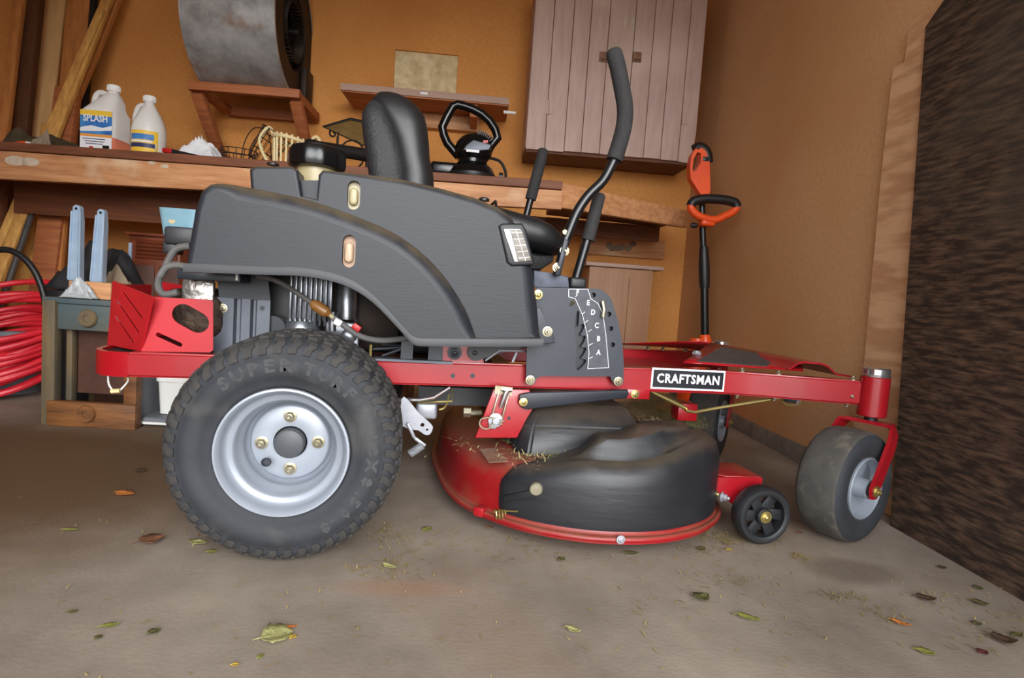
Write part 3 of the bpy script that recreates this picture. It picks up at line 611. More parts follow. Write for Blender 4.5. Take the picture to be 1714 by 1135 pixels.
# wrought iron scroll bracket with a glass top
p = wy(590, 240, 3.15); o_ = p.x
sc_ = tag(empty('scroll_stand', (o_, 3.15, ZB)), 'black wrought iron scroll stand with a tan glass top, behind the seat', 'stand')
mb = MB(); mb.tube([(-.075, 0, .0), (-.075, 0, .21)], .006, 8)
mb.tube([(.0 + .062 * math.cos(2 * PI * i / 28), 0, .125 + .072 * math.sin(2 * PI * i / 28)) for i in range(28)], .0045, 8, True)
mb.tube([(-.075, 0, .2)] + [(-.098 + .026 * (1 - i / 22) * math.cos(.3 + i * .42), 0, .222 + .026 * (1 - i / 22) * math.sin(.3 + i * .42)) for i in range(20)], .005, 8)
mb.tube([(.075, 0, 0), (.075, 0, .21)], .006, 8); mb.tube([(-.08, 0, .003), (.08, 0, .003)], .006, 8)
mb.obj('frame', 'iron', sc_)
tp = [(-.135, -.05, .242), (.0, -.07, .285), (.15, .0, .285), (.03, .12, .205)]
tr = MB(); tr.tube(tp, .006, 8, True); tr.obj('top_rim', 'iron', sc_)
mb = MB(); v = [mb.bm.verts.new(Vector(q)) for q in tp] + [mb.bm.verts.new(Vector(q) - Vector((0, 0, .004))) for q in tp]
mb.bm.faces.new(v[:4]); mb.bm.faces.new(v[4:][::-1])
for j in range(4): mb.bm.faces.new((v[j], v[4 + j], v[4 + (j + 1) % 4], v[(j + 1) % 4]))
mb.obj('glass_top', 'tan_glass', sc_, smooth=False)

a, b = wy(516, 244, 2.95), wy(640, 264, 2.85)
vt = tag(empty('vacuum_tube', (a.x, a.y, ZB)), 'thick black tube lying on the workbench between fuel cap and seat', 'tube')
d = b - a; h0 = a.z - ZB
MB().tube([(0, 0, h0), (d.x, d.y, b.z - ZB)], .03, 20).obj('pipe', 'black', vt)
MB().tube([(-.004, 0, h0 + .0005), (.03, d.y * .08, h0 - .003)], .032, 20).obj('collar', 'black', vt)
MB().box((d.x * .9, d.y * .9, (b.z - ZB - .03) / 2), (.06, .05, max(.01, b.z - ZB - .028)), bev=.004).obj('foot', 'black', vt)

# polisher
p = wy(790, 285, 2.93)
po = tag(empty('car_polisher', (p.x, 2.93, ZB)), 'glossy black car polisher with an angular loop handle on the workbench', 'power tool')
MB().lathe([(.112, 0.001), (.118, .012), (.118, .03), (.112, .034)], n=40).obj('pad', 'black', po)
MB().lathe([(.112, .035), (.1, .06), (.085, .075), (.07, .085), (.07, .1)], n=40).obj('skirt', 'black_gloss', po)
MB().loft([[(x - .0 + ox, y, h) for x, y in oval(0, 0, r, r * .9, 28)] for r, h, ox in ((.07, .098, 0), (.088, .12, 0), (.09, .15, 0), (.085, .18, .004), (.07, .205, .01), (.045, .222, .014), (.012, .228, .016))]).obj('motor_housing', 'black_gloss', po)
mb = MB()
for i in range(9): a = -.2 + i * .2; mb.bar((.018 + .02 * math.cos(-a), -.05, .215 - i * .005), (.085, .02, .2 - i * .012), .005, .014)
mb = MB()
for i in range(8): mb.box((.02 + i * .009, 0, .222 - i * i * .0006), (.004, .11, .022), Matrix.Rotation(.25 + i * .08, 3, 'Y'))
mb.obj('vent_fins', 'black', po)
gp = [wy(x, y, 2.84) for x, y in ((800, 258), (840, 232), (832, 205), (808, 183), (782, 175), (768, 172), (757, 183), (738, 215), (750, 245), (770, 255))]
hd = [(q.x - p.x, -.0, q.z - ZB) for q in [wy(x, y, 2.93) for x, y in ((812, 262), (822, 243), (833, 231), (829, 217), (820, 203), (807, 191), (792, 183), (778, 178), (766, 175), (758, 178), (748, 196), (740, 213), (743, 226), (749, 240), (768, 262))]]
MB().tube(hd, .021, 12).obj('handle', 'black_gloss', po)
bd = MB().side([(-.045, .125), (.02, .125), (.075, .135), (.085, .16), (.0, .175), (-.03, .15)], -.093, -.07, .004).obj('badge', 'shield', po)
MB().side([(.045, .163), (.068, .166), (.068, .179), (.045, .176)], -.0945, -.09).obj('badge_patch', 'red_plastic', bd)
MB().side([(-.03, .118), (.03, .118), (.03, .13), (-.03, .13)], -.0945, -.09).obj('badge_bar', 'paper', bd)
MB().box((-.13, 0, .045), (.13, .1, .06), bev=.015, seg=3).obj('arm_housing', 'black_gloss', po)
MB().lathe([(.02, 0), (.02, .02)], (.13, -.02, .03), (1, 0, 0), 16).obj('knob', 'black', po)
MB().tube(resmooth([(.07, 0, .12), (.13, -.01, .105), (.16, -.01, .06), (.168, -.02, .01), (.2, -.02, .007)], 6), .007, 8).obj('power_cord', 'black', po)

# ------------------------------------------------------------------ the zero-turn mower (built in its own frame: x forward, y to its left, z up)
mw = tag(empty('riding_mower', ORG, YAW), 'red and black zero-turn riding mower parked side-on on the concrete floor', 'lawn mower')
SYM = (-1, 1)
# --- frame rails
def zt(x): return .383 + .0165 * (x + .43) if x < 1 else .407 + .006 * (x - 1)
def zb(x): return .326 + .0125 * (x + .43) if x < .98 else .3435 + .003 * (x - .98)
for sgn in SYM:
    pts = [(-.40, -.30), (.1, -.30), (.6, -.30), (1.05, -.30), (1.10, -.302), (1.18, -.318), (1.27, -.348), (1.37, -.378), (1.45, -.398)]
    mb = MB(); sweep_rect(mb, [(x, y * (-sgn), zt(x), zb(x)) for x, y in pts], .04 * (-sgn))
    bmesh.ops.recalc_face_normals(mb.bm, faces=mb.bm.faces)
    bmesh.ops.bevel(mb.bm, geom=[e for e in mb.bm.edges if abs((e.verts[0].co - e.verts[1].co).z) < .02 and e.calc_length() > .05], offset=.005, segments=3, affect='EDGES')
    o = mb.obj('frame_rail', 'red', mw, sharp=50)
    if sgn < 0: rail = o
mb = MB(); arc = [(-.40, -.30), (-.43, -.298), (-.46, -.285), (-.485, -.26), (-.5, -.22), (-.505, -.15), (-.505, .15), (-.5, .22), (-.485, .26), (-.46, .285), (-.43, .298), (-.40, .30)]
sweep_rect(mb, [(x, y, zt(x), zb(x)) for x, y in arc], -.012); mb.obj('rear_bumper', 'red', mw, sharp=50)
MB().flat([(-.40, -.285), (-.47, -.25), (-.49, -.2), (-.49, .2), (-.47, .25), (-.40, .285), (-.2, .27), (-.2, -.27)], .368, .374).obj('bumper_plate', 'plastic', mw)
MB().box((-.02, -.0, .355), (.06, .5, .05)).box((.5, 0, .36), (.05, .56, .04)).box((.35, 0, .345), (.4, .3, .03)).obj('cross_member', 'steelblack', mw)
# --- rear engine guard of bent red plate with slots
yg = -.272
def gp(pts): return xz(pts, yg)
outer = gp([(257, 497), (354, 502), (357, 505), (357, 586), (352, 590), (237, 588)])
h1 = slot(gp([(307, 526)])[0], gp([(332, 540)])[0], .0245, 8); h2 = slot(gp([(265, 560)])[0], gp([(302, 577)])[0], .005, 4)
for sgn in SYM:
    me = plate_mesh(outer, [h1, h2], .004, side_m(0, yg * (-sgn), 0)); link(me, 'guard_side', 'red_guard', mw)
T_ = ml(257, 497, yg); B_ = ml(237, 588, yg); yf = -.10
TF = ml(189, 470, yf); BF = ml(180, 577, yf)
ux = (TF - T_); ux = Vector((ux.x, ux.y, 0)).normalized(); lnx = Vector((0, 0, 1))
nrm = ux.cross(lnx).normalized()
to2 = lambda p: ((p - B_).dot(ux), (p - B_).z)
def hit(px, py):
    r = ray(px, py); rl = Vector((r.dot(FWD), r.dot(LFT), r.z)); o0 = loc(O3); t = (B_ - o0).dot(nrm) / rl.dot(nrm); return to2(o0 + rl * t)
sl = [slot(hit(*a), hit(*b), .0042, 4) for a, b in (((206, 489), (239, 533)), ((194, 501), (233, 557)), ((193, 529), (224, 574)))]
for sgn in SYM:
    me = plate_mesh([hit(257, 497), hit(237, 588), hit(181, 577), hit(190, 470)], sl, .004, Matrix.Translation(B_) @ Matrix((ux, lnx, ux.cross(lnx))).transposed().to_4x4())
    if sgn > 0: me.transform(Matrix.Diagonal((1, -1, 1, 1))); me.flip_normals()
    link(me, 'guard_corner', 'red_guard', mw)
P_ = [Vector((TF.x, TF.y, BF.z)), Vector((TF.x, -TF.y, BF.z))]
MB().box(((TF.x + BF.x) / 2 + .02, 0, (BF.z + TF.z) / 2), (.004, -TF.y * 2 - .01, (TF.z - BF.z) * .9)).obj('guard_back', 'red_guard', mw)
# --- heat shield, muffler, engine
xs0, xs1 = ml(359, 520, -.2).x, ml(452, 520, -.2).x; W_ = xs1 - xs0
pr = [(0, 0), (.34, 0), (.38, .012), (.44, .012), (.48, 0), (.64, 0), (.68, .012), (.72, .012), (.76, 0), (1, 0)]
z0_, z1_ = .36, ml(400, 500, -.2).z
mb = MB(); mb.loft([[(xs0 + W_ * a, -.2 + d, z) for a, d in pr] + [(xs0 + W_ * a, -.194 + d, z) for a, d in pr[::-1]] for z in (z0_, z1_ + .0)])
hs = mb.obj('heat_shield', 'shield', mw, sharp=20)
MB().side([(xs0 + .01, z1_), (xs1 - .0, z1_), (xs1 - .01, z1_ + .07), (xs0 - .0, z1_ + .075)], -.2, -.194).obj('shield_top', 'steelblack', mw)
q = ml(373, 516, -.2); MB().bolt((q.x, -.2, q.z), (0, -1, 0), .008).obj('bolt', 'zinc', hs)
q = ml(439, 516, -.2); MB().lathe([(.006, 0), (.006, .001)], (q.x, -.2005, q.z), (0, -1, 0), 12).obj('bolt_hole', 'decal_black', hs)
a = ml(296, 456, -.3); b = ml(402, 468, -.3)
MB().box(((a.x + b.x) / 2, -.15, (a.z + b.z) / 2), (b.x - a.x, .3, .022), bev=.002).obj('fender_bracket', 'steelblack', mw)
q = ml(397, 463, -.301); MB().box((q.x, -.302, q.z), (.005, .006, .018)).obj('bracket_tab', 'white', mw)
MB().box((-.3, -.05, .47), (.17, .33, .13), bev=.045, seg=4).obj('muffler', 'dirty_metal', mw)
q = ml(328, 488, -.22); mb = MB(); mb.box((q.x, -.2, q.z - .005), (.075, .02, .07), bev=.008, seg=2); mb.obj('muffler_guard', 'foil', mw)
ex0, ex1 = ml(486, 500, -.13).x, ml(560, 500, -.13).x
MB().box((.06, .02, .50), (.3, .26, .22), bev=.02).obj('engine_block', 'dark_metal', mw)
mb = MB()
for i in range(9): mb.box((ex0 + .008 + i * .0125, -.15, .545), (.0055, .05, .17), bev=.001)
mb.box(((ex0 + ex1) / 2, -.11, .54), (ex1 - ex0 - .02, .04, .14)); mb.obj('cylinder_fins', 'engine', mw)
MB().lathe([(.028, 0), (.028, .12), (.022, .13)], (ex1 + .034, -.14, .48), (0, 0, 1), 20).obj('starter_motor', 'engine', mw)
MB().lathe([(.05, 0), (.05, .02), (.04, .045), (.012, .052)], (ml(503, 560, -.16).x, -.15, .425), (0, 0, 1), 28).obj('oil_filter_cover', 'engine', mw)
mb = MB(); cx_ = ml(572, 570, -.18).x
mb.box((cx_, -.16, .45), (.085, .06, .05), bev=.006).box((cx_ + .02, -.17, .42), (.05, .05, .05), bev=.006).lathe([(.012, 0), (.012, .05)], (cx_ - .025, -.185, .45), (0, 0, 1), 12).lathe([(.02, 0), (.02, .03), (.012, .035)], (cx_ + .02, -.185, .44), (0, -1, 0), 14)
mb.obj('carburetor', 'engine', mw)
MB().lathe([(.03, 0), (.03, .012), (.022, .016), (.022, .03), (.03, .034), (.03, .045)], (ex0 - .03, -.14, .45), (0, -1, 0), 24).obj('pulley', 'steelblack', mw)
MB().tube([(ml(597, 500, -.14).x, -.14, .4), (ml(597, 500, -.14).x, -.14, .57)], .004, 8).obj('throttle_rod', 'chrome', mw)
MB().box((.24, 0, .68), (.46, .3, .12)).obj('seat_box', 'plastic', mw)
MB().box((-.13, .0, .5), (.2, .2, .26), bev=.02).obj('engine_shroud', 'black', mw)
MB().box((.28, .06, .5), (.2, .2, .24), bev=.02).obj('engine_shroud', 'black', mw)
# fuel line with filter
fl = lambda pts, y: [tuple(ml(a, b, y)) for a, b in pts]
MB().tube(resmooth(fl([(430, 462), (462, 470), (492, 487), (523, 508)], -.27), 5), .0065, 10).obj('fuel_hose', 'rubber_hose', mw)
f = fl([(521, 506), (528, 511), (546, 523), (552, 527), (560, 534)], -.275)
MB().tube(f[:4], [.008, .0145, .0145, .007], 14).obj('fuel_filter', 'filter', mw)
MB().tube([f[3], f[4]], .0055, 10).obj('filter_nipple', 'tank', mw)
MB().tube(resmooth(fl([(558, 532), (572, 542), (590, 555), (612, 566), (645, 570), (690, 565)], -.275), 5), .0075, 10).obj('fuel_hose', 'rubber_hose', mw)
q = fl([(597, 548)], -.28)[0]; MB().box(q, (.022, .016, .016), Matrix.Rotation(.6, 3, 'Y'), bev=.003).obj('shutoff_lever', 'red_plastic', mw)
q = fl([(560, 537), (571, 543)], -.285); MB().tube(q, .009, 12).obj('hose_clamp', 'white', mw)
# --- rear hose loops and connector
MB().tube(resmooth(fl([(318, 412), (296, 416), (284, 432), (276, 450), (266, 468), (266, 484), (276, 493), (298, 489)], -.24), 5), .0085, 10).obj('breather_hose', 'rubber_hose', mw)
MB().tube(resmooth(fl([(268, 462), (278, 448), (296, 444), (318, 448)], -.27), 5), .008, 10).obj('breather_hose', 'rubber_hose', mw)
a, b = ml(276, 378, -.2), ml(325, 412, -.2)
MB().box(((a.x + b.x) / 2, -.17, (a.z + b.z) / 2), (b.x - a.x, .08, a.z - b.z), bev=.008).box((a.x + .01, -.17, b.z - .008), (.03, .06, .03), bev=.004).obj('air_duct', 'plastic', mw)
MB().tube(resmooth(fl([(181, 624), (182, 642), (189, 653), (198, 655), (208, 646), (214, 638), (214, 632)], -.22), 4), .0022, 6).obj('wire_loop', 'white', mw)
MB().tube(fl([(186, 655), (201, 654)], -.225), .0055, 10).obj('wire_plug', 'cream', mw)

# --- fenders
ridge = [(334, 321), (350, 307), (374, 305.5), (399, 308), (458, 319), (518, 333), (577, 353), (637, 377), (677, 399), (716, 430), (748, 466), (772, 502), (788, 534), (798, 568), (800, 578)]
under = [(704, 574), (694, 571), (685, 565), (657, 534), (625, 502), (589, 478), (550, 464), (502, 456), (439, 454), (308, 450)]
leftc = [(310, 438), (316, 399), (324, 351)]
YL, YU = -.43, -.39
rd_ = sm2(ridge, 2); low = xz(rd_ + under + leftc, YL)
low_w = [.42, .42, .45, .5, .6, .75] + [1.0] * (len(rd_) - 10) + [.8, .5, .3, .15] + [.12] * (len(under) - 1) + [.2, .4, .45, .45]
upl = [(420, 330), (417, 283), (427, 277.5), (488, 278.5), (498, 284), (504, 328), (530, 333), (533, 292), (540, 284), (621, 291.6), (677, 299.5), (736, 313), (796, 329), (835, 345), (859, 363), (872, 388), (884, 416), (895, 454), (903, 510), (907, 557), (909, 576), (760, 576), (640, 420)]
up = xz(upl, YU)
up_w = [.4, .35, .35, .35, .35, .25, .25, .3, .35, .7, .8, .9, 1, 1, 1, 1.1, 1.2, 1.4, 1.6, 1.6, .8, .2, .2]
for sgn in SYM:
    mb = MB(); mb.rounded_side(low, low_w, YL, -.2, .034)
    if sgn > 0: mb.bm.transform(Matrix.Diagonal((1, -1, 1, 1)))
    lower = mb.obj('rear_fender', 'fender', mw, sharp=42)
    mb = MB(); mb.rounded_side(up, up_w, YU, -.2, .022)
    if sgn > 0: mb.bm.transform(Matrix.Diagonal((1, -1, 1, 1)))
    upper = mb.obj('side_console', 'fender', mw, sharp=42)
    if sgn < 0: near = (lower, upper)
lower, upper = near
# lip along the fender's bottom edge
lp = [(308, 444), (439, 449), (502, 451), (550, 458.5), (589, 472), (625, 496), (657, 528), (686, 560), (696, 567), (710, 569), (798, 570), (909, 570)]
pl_ = xz(sm2(lp, 3), YL)
mb = MB(); mb.loft([[(x, YL - .005, z + .004), (x, YL - .007, z - .002), (x, YL - .006, z - .014), (x, YL + .02, z - .015), (x, YL + .02, z + .004)] for x, z in pl_]); mb.obj('fender_lip', 'lip', mw, sharp=60)
# groove bead above the lip
# sight windows
for cxp, y0p, y1p, body, yy, m_ in ((592, 302, 351, upper, YU, 'tank'), (584, 393, 448, lower, YL, 'amber')):
    a, b = ml(cxp, y0p, yy), ml(cxp, y1p, yy); hw = .0142; cz_ = (a.z + b.z) / 2; hh = (a.z - b.z) / 2; cxx = (a.x + b.x) / 2
    sh_ = slot((cxx, cz_ - hh + hw), (cxx, cz_ + hh - hw), hw, 7)
    c = MB().side(sh_, yy - .05, yy + .022).obj('cutter', None, mw); bool_cut(body, [c])
    MB().side(slot((cxx, cz_ - hh + hw), (cxx, cz_ + hh - hw), hw - .0005, 7), yy + .018, yy + .024).obj('sight_window', m_, body)
    MB().side(slot((cxx - .001, cz_ - hh + hw + .006), (cxx - .001, cz_ + hh - hw - .01), hw * .68, 7), yy + .006, yy + .02, .006, 3).obj('fuel_level_tank', 'tank' if m_ == 'tank' else 'amber_light', body)
# headlight set into the console's front corner
ho = xz([(834, 378), (841, 374), (874, 374), (880, 384), (893, 436), (893, 444), (856, 446), (848, 440)], YU)
hl = MB().side(ho, YU - .006, YU + .05, .006, 3).obj('headlight', 'plastic', mw)
MB().side(xz([(841, 383), (872, 383), (889, 438), (859, 440)], YU), YU - .009, YU + .02, .003).obj('reflector_frame', 'chrome', hl)
MB().side(xz([(852, 385), (872, 385), (888, 436), (866, 438)], YU), YU - .0115, YU + .02, .002).obj('lens', 'lens', hl)
mb = MB()
for i in range(5):
    t = (i + .5) / 5; x0, z0 = xz([(852 + 14 * t, 385 + 53 * t)], YU)[0]; x1, z1 = xz([(872 + 16 * t, 385 + 51 * t)], YU)[0]; mb.bar((x0 + .002, YU - .0118, z0), (x1 - .002, YU - .0118, z1), .0012, .0016, up=(0, 1, 0))
x0, z0 = xz([(862, 386)], YU)[0]; x1, z1 = xz([(878, 437)], YU)[0]; mb.bar((x0, YU - .0118, z0), (x1, YU - .0118, z1), .0012, .0016, up=(0, 1, 0)); mb.obj('lens_ribs', 'reflector', hl)
# --- fuel cap and neck
q = ml(530, 285, -.27); top = ml(532, 248, -.27).z; bot = ml(532, 284, -.27).z; rr = (ml(581, 265, -.27).x - ml(484, 265, -.27).x) / 2
MB().lathe([(.046, -.13), (.046, .0), (.04, .002)], (q.x, -.27, bot), (0, 0, 1), 28).obj('tank_neck', 'tank', mw)
fc = MB().loft([[(q.x + x, -.27 + y, z) for x, y in [((r * (1 + .02 * math.cos(10 * 2 * PI * i / 60))) * math.cos(2 * PI * i / 60), (r * (1 + .02 * math.cos(10 * 2 * PI * i / 60))) * math.sin(2 * PI * i / 60)) for i in range(60)]] for r, z in ((rr * .86, bot), (rr * .97, bot + .004), (rr, bot + .014), (rr * .99, top - .016), (rr * .9, top - .003), (rr * .8, top))]).obj('fuel_cap', 'black_gloss', mw)
MB().lathe([(rr * .62, 0), (rr * .6, .004), (rr * .2, .006)], (q.x, -.27, top), (0, 0, 1), 24).obj('cap_disc', 'black', fc)
MB().side(xz([(500, 302), (536, 302), (536, 345), (500, 345)], YU + .03), YU + .03, YU + .06).obj('neck_panel', 'fender', mw)
q = ml(457, 274, -.25); MB().lathe([(.014, 0), (.014, .004), (.006, .007)], (q.x, -.25, q.z - .004), (0, 0, 1), 14).obj('panel_plug', 'black', mw)

# --- seat
def rrect(x0, x1, hw, z, rx, n=6):       # rounded rectangle in plan
    out = []
    for (cx_, cy_, a0) in ((x1 - rx, hw - rx, 0), (x0 + rx, hw - rx, 90), (x0 + rx, -hw + rx, 180), (x1 - rx, -hw + rx, 270)):
        for i in range(n + 1):
            a = math.radians(a0 + 90 * i / n); out.append((cx_ + rx * math.cos(a), cy_ + rx * math.sin(a), z))
    return out
ys = -.215
L = [(618, 290), (609, 248), (603, 195), (605, 169), (613, 156), (628, 148.5), (640, 147)]
D = [(672, 290), (666, 258), (653, 213), (637, 179), (624, 160), (622, 154), (632, 149)]
xl_ = [(p.x, p.z) for p in (ml(a, b, ys) for a, b in L)]; xd_ = [(p.x, p.z) for p in (ml(a, b, ys) for a, b in D)]
def interp(tab, z):
    tab = sorted(tab, key=lambda t: t[1])
    if z <= tab[0][1]: return tab[0][0]
    for (a, za), (b, zc) in zip(tab, tab[1:]):
        if z <= zc: return a + (b - a) * (z - za) / max(1e-6, zc - za)
    return tab[-1][0]
ztop = 1.085; rings = []
for z, k in ((.77, 1), (.84, 1), (.9, 1), (.95, 1), (.99, .97), (1.015, .93), (1.036, .86), (1.052, .74), (1.062, .55), (1.066, .3)):
    x0 = interp(xl_, z); x1 = interp(xd_, min(z, 1.06)) + .016; hw = .215 * (1 - (1 - k) * .8)
    if z > 1.03: m_ = (x0 + x1) / 2 + .006; x0, x1 = m_ - (x1 - x0) / 2 * k * 1.1, m_ + (x1 - x0) / 2 * k * 1.1
    rings.append(rrect(x0, x1, hw, z, min(.035, (x1 - x0) * .45)))
MB().loft(rings).obj('seat_shell', 'shell', mw, sharp=60)
rings = []
F = [(727, 305), (719, 270), (717, 226), (710, 194), (694, 172), (669, 153.5), (647, 147)]
xf_ = [(p.x, p.z) for p in (ml(a, b, -.14) for a, b in F)]
for z, k in ((.76, 1), (.8, 1), (.84, 1), (.88, 1), (.92, 1), (.96, .99), (1.0, .97), (1.03, .93), (1.055, .87), (1.073, .78), (1.086, .62), (1.093, .4), (1.095, .2)):
    x0 = interp(xd_, min(z, 1.05)); x1 = interp(xf_, z)
    x0 -= .012
    if z > 1.05: x0 += (z - 1.05) * .5
    if x1 - x0 < .03: x1 = x0 + .03
    rings.append(rrect(x0, x1, .208 * (1 - (1 - k) * .85), z, min(.05, (x1 - x0) * .48), 7))
MB().loft(rings).obj('seat_backrest', 'vinyl', mw, sharp=70)
rings = []
for x, zt_s, zbs, hw in ((.22, .835, .75, .19), (.26, .84, .74, .215), (.34, .833, .73, .225), (.42, .822, .72, .23), (.5, .808, .705, .23), (.56, .798, .695, .228), (.6, .785, .69, .222), (.625, .765, .69, .21), (.638, .74, .695, .19), (.642, .722, .7, .17)):
    cz_ = (zt_s + zbs) / 2; hz = (zt_s - zbs) / 2
    rings.append([(x, y, z) for y, z in oval(0, cz_, hw, hz, 28, p=3.4)])
sc = MB().loft(rings).obj('seat_cushion', 'vinyl', mw, sharp=70)
MB().tube([(.44, y, zz) for y, zz in [(-.231, .76), (-.229, .8), (-.2, .82), (0, .822), (.2, .82), (.229, .8)]], .004, 6).obj('seam', 'vinyl', sc)
MB().loft([[(x, y, z) for y, z in oval(0, (a + b) / 2, hw, (b - a) / 2, 20, p=4)] for x, a, b, hw in ((.25, .67, .745, .17), (.5, .63, .71, .19), (.58, .64, .7, .18), (.62, .67, .7, .16))]).obj('seat_pan', 'shell', mw)
q = ml(812, 332, -.22); MB().lathe([(.014, 0), (.014, .006), (.008, .009)], (q.x, -.2, q.z - .004), (0, 0, 1), 14).obj('seat_plug', 'black', mw)

# --- control levers
yl = -.33
grip = fl([(1026, 82), (1029, 94), (1034, 112), (1041, 148), (1046, 178), (1045, 207), (1038, 237), (1028, 268)], yl)
pp = resmooth(grip, 3); rs = [.0125, .018] + [.0205] * (len(pp) - 2)
metal = fl([(1030, 262), (1024, 276), (1009, 303), (985, 327), (966, 355), (952, 388), (941, 416)], yl)
lv = MB().tube(resmooth(metal, 4), .0125, 14).obj('drive_lever', 'tube', mw, sharp=60)
MB().tube(pp, rs, 18).obj('foam_grip', 'foam', lv, sharp=60)
a, b = ml(946, 402, yl), ml(931, 462, yl)
MB().bar((a.x, yl, a.z), (b.x, yl, b.z), .014, .034, up=(0, 1, 0), bev=.003).obj('lever_base', 'steelblack', lv)
for px, py in ((945, 420), (933, 448)):
    q = ml(px, py, yl - .01); MB().bolt((q.x, yl - .008, q.z), (0, -1, 0), .0085, .008).obj('bolt', 'zinc', lv)
q = ml(944, 389, yl); MB().lathe([(.006, 0), (.006, .01)], (q.x, yl, q.z), (0, -1, 0), 8).obj('bolt', 'brass', lv)
yf = .33
g2 = fl([(909, 252), (905, 270), (897, 300), (888, 334)], yf)
lf = MB().tube(fl([(889, 330), (880, 365), (872, 400)], yf) + [(.60, .33, .64)], .0125, 12).obj('drive_lever', 'tube', mw)
MB().tube([tuple(Vector(g2[0]) + Vector((.001, 0, .006)))] + g2, [.012, .019, .02, .02, .02], 16).obj('foam_grip', 'foam', lf, sharp=60)
MB().box((.605, .33, .63), (.03, .014, .1), bev=.003).obj('lever_base', 'steelblack', lf)
yd = -.265
dl = MB().tube(fl([(985, 395), (963, 470)], yd) + [(ml(958, 500, yd).x, yd, .5)], .0115, 14).obj('deck_lift_lever', 'tube', mw)
MB().tube(fl([(1004, 324), (1003, 328), (984, 402)], yd), [.012, .0165, .0175], 16).obj('foam_grip', 'foam', dl, sharp=60)
a = ml(965, 474, yd); MB().box((a.x, yd, a.z), (.045, .04, .03), bev=.008, seg=3).obj('lever_boot', 'plastic', dl)
# --- deck height plate
yp = -.322
po_ = xz([(898, 481), (985, 483), (998, 483), (1005, 485), (1012, 489), (1019, 495), (1024, 503), (1034.5, 540), (1041.5, 577), (1043.5, 608), (1043, 640), (1038, 645), (1030, 645), (1024, 638), (1021, 630), (905, 629), (898, 633), (895, 641), (888, 645), (882, 642), (880, 636), (882, 560)], yp)
comb = xz([(966, 520), (969, 521), (969, 527), (968, 543), (967, 547), (972, 543), (976, 542), (978, 546), (975, 554), (971, 560), (975, 562), (979, 561), (980, 565), (977, 573), (972, 580), (976, 582), (980, 581), (981, 585), (977, 593), (972, 600), (977, 601), (981, 602), (980, 607), (974, 614), (967, 620), (963, 616), (964, 575), (960, 546), (962, 541), (963, 530)], yp)
keys = [oval(*xz([p], yp)[0], .0065, .0065, 10) for p in ((993, 494), (1019, 526), (1022, 550), (1025, 577))]
MB().side(xz([(988, 487), (1012, 495), (1034, 545), (1034, 590), (1012, 590), (1008, 520), (988, 502)], yp), yp + .012, yp + .016).obj('plate_backing', 'decal_black', mw)
hp_ = link(plate_mesh(po_, [comb] + keys, .005, side_m(0, yp, 0)), 'height_plate', 'plate', mw)
MB().side(xz([(958, 515), (984, 515), (984, 625), (958, 625)], yp), yp + .012, yp + .016).obj('notch_backing', 'decal_black', hp_)
pnl = [(951, 484), (983, 484), (988, 500), (1000, 508), (1008, 525), (1013, 560), (1018, 615), (983, 617), (985, 590), (982, 560), (974, 527), (962, 500), (951, 497)]
MB().side(xz(pnl, yp), yp - .0034, yp - .0018).obj('scale_panel', 'panel_dk', hp_)
mb = MB(); pv = xz(pnl, yp)
for i in range(len(pv)):
    a, b = pv[i], pv[(i + 1) % len(pv)]; mb.bar((a[0], yp - .0038, a[1]), (b[0], yp - .0038, b[1]), .0012, .0026, up=(0, 1, 0))
for a, b in (((962, 497), (968, 492)), ((974, 526), (981, 519)), ((979, 540), (986, 533)), ((984, 555), (992, 549)), ((985, 578), (995, 572)), ((985, 600), (995, 595))):
    b = (a[0] + (b[0] - a[0]) * .62, a[1] + (b[1] - a[1]) * .62); a, b = xz([a, b], yp); mb.bar((a[0], yp - .0038, a[1]), (b[0], yp - .0038, b[1]), .0012, .0022, up=(0, 1, 0))
mb.obj('scale_lines', 'decal_white', hp_)
for ch, px, py in (('F', 964, 490), ('E', 982, 507), ('D', 990, 523), ('C', 996, 545), ('B', 999, 567), ('A', 999, 590)):
    q = ml(px + 2, py, yp); link(text_mesh(ch, .019, side_m(q.x, yp - .0038, q.z), .0004, .0004, .85), 'letter', 'decal_white', hp_)
a, b = ml(1009, 506, yp - .01), ml(1009, 531, yp - .01)
MB().tube([(a.x - .002, yp + .01, a.z), (a.x, yp - .012, a.z), (b.x + .001, yp - .014, (a.z + b.z) / 2), (b.x - .001, yp - .014, b.z)], .0052, 10).obj('height_pin', 'zinc', hp_)
a = ml(957, 507, yp); MB().tube([(a.x + .003, yp - .012, a.z + .004), (a.x - .006, yp + .004, a.z - .01)], .0042, 8).obj('latch_pin', 'zinc', hp_)
for px, py, r_ in ((887, 636, .0085), (1034, 638, .0085)):
    q = ml(px, py, yp); MB().bolt((q.x, yp - .003, q.z), (0, -1, 0), r_, .008).obj('bolt', 'zinc', hp_)
q = ml(900, 493, -.36); MB().bolt((q.x, -.362, q.z), (0, -1, 0), .008).obj('bolt', 'brass', mw)
tabp = xz([(893, 515), (905, 515), (912, 540), (924, 553), (929, 574), (893, 577)], -.35)
tb = MB().side(tabp, -.352, -.346, .002).obj('console_tab', 'plate', mw)
q = ml(916, 555, -.352); MB().bolt((q.x, -.353, q.z), (0, -1, 0), .009, .009).obj('bolt', 'zinc', tb)
MB().side(xz([(893, 452), (930, 458), (951, 463), (953, 482), (893, 481)], -.31), -.312, -.12, .003).obj('control_tower_plate', 'greyblue', mw)

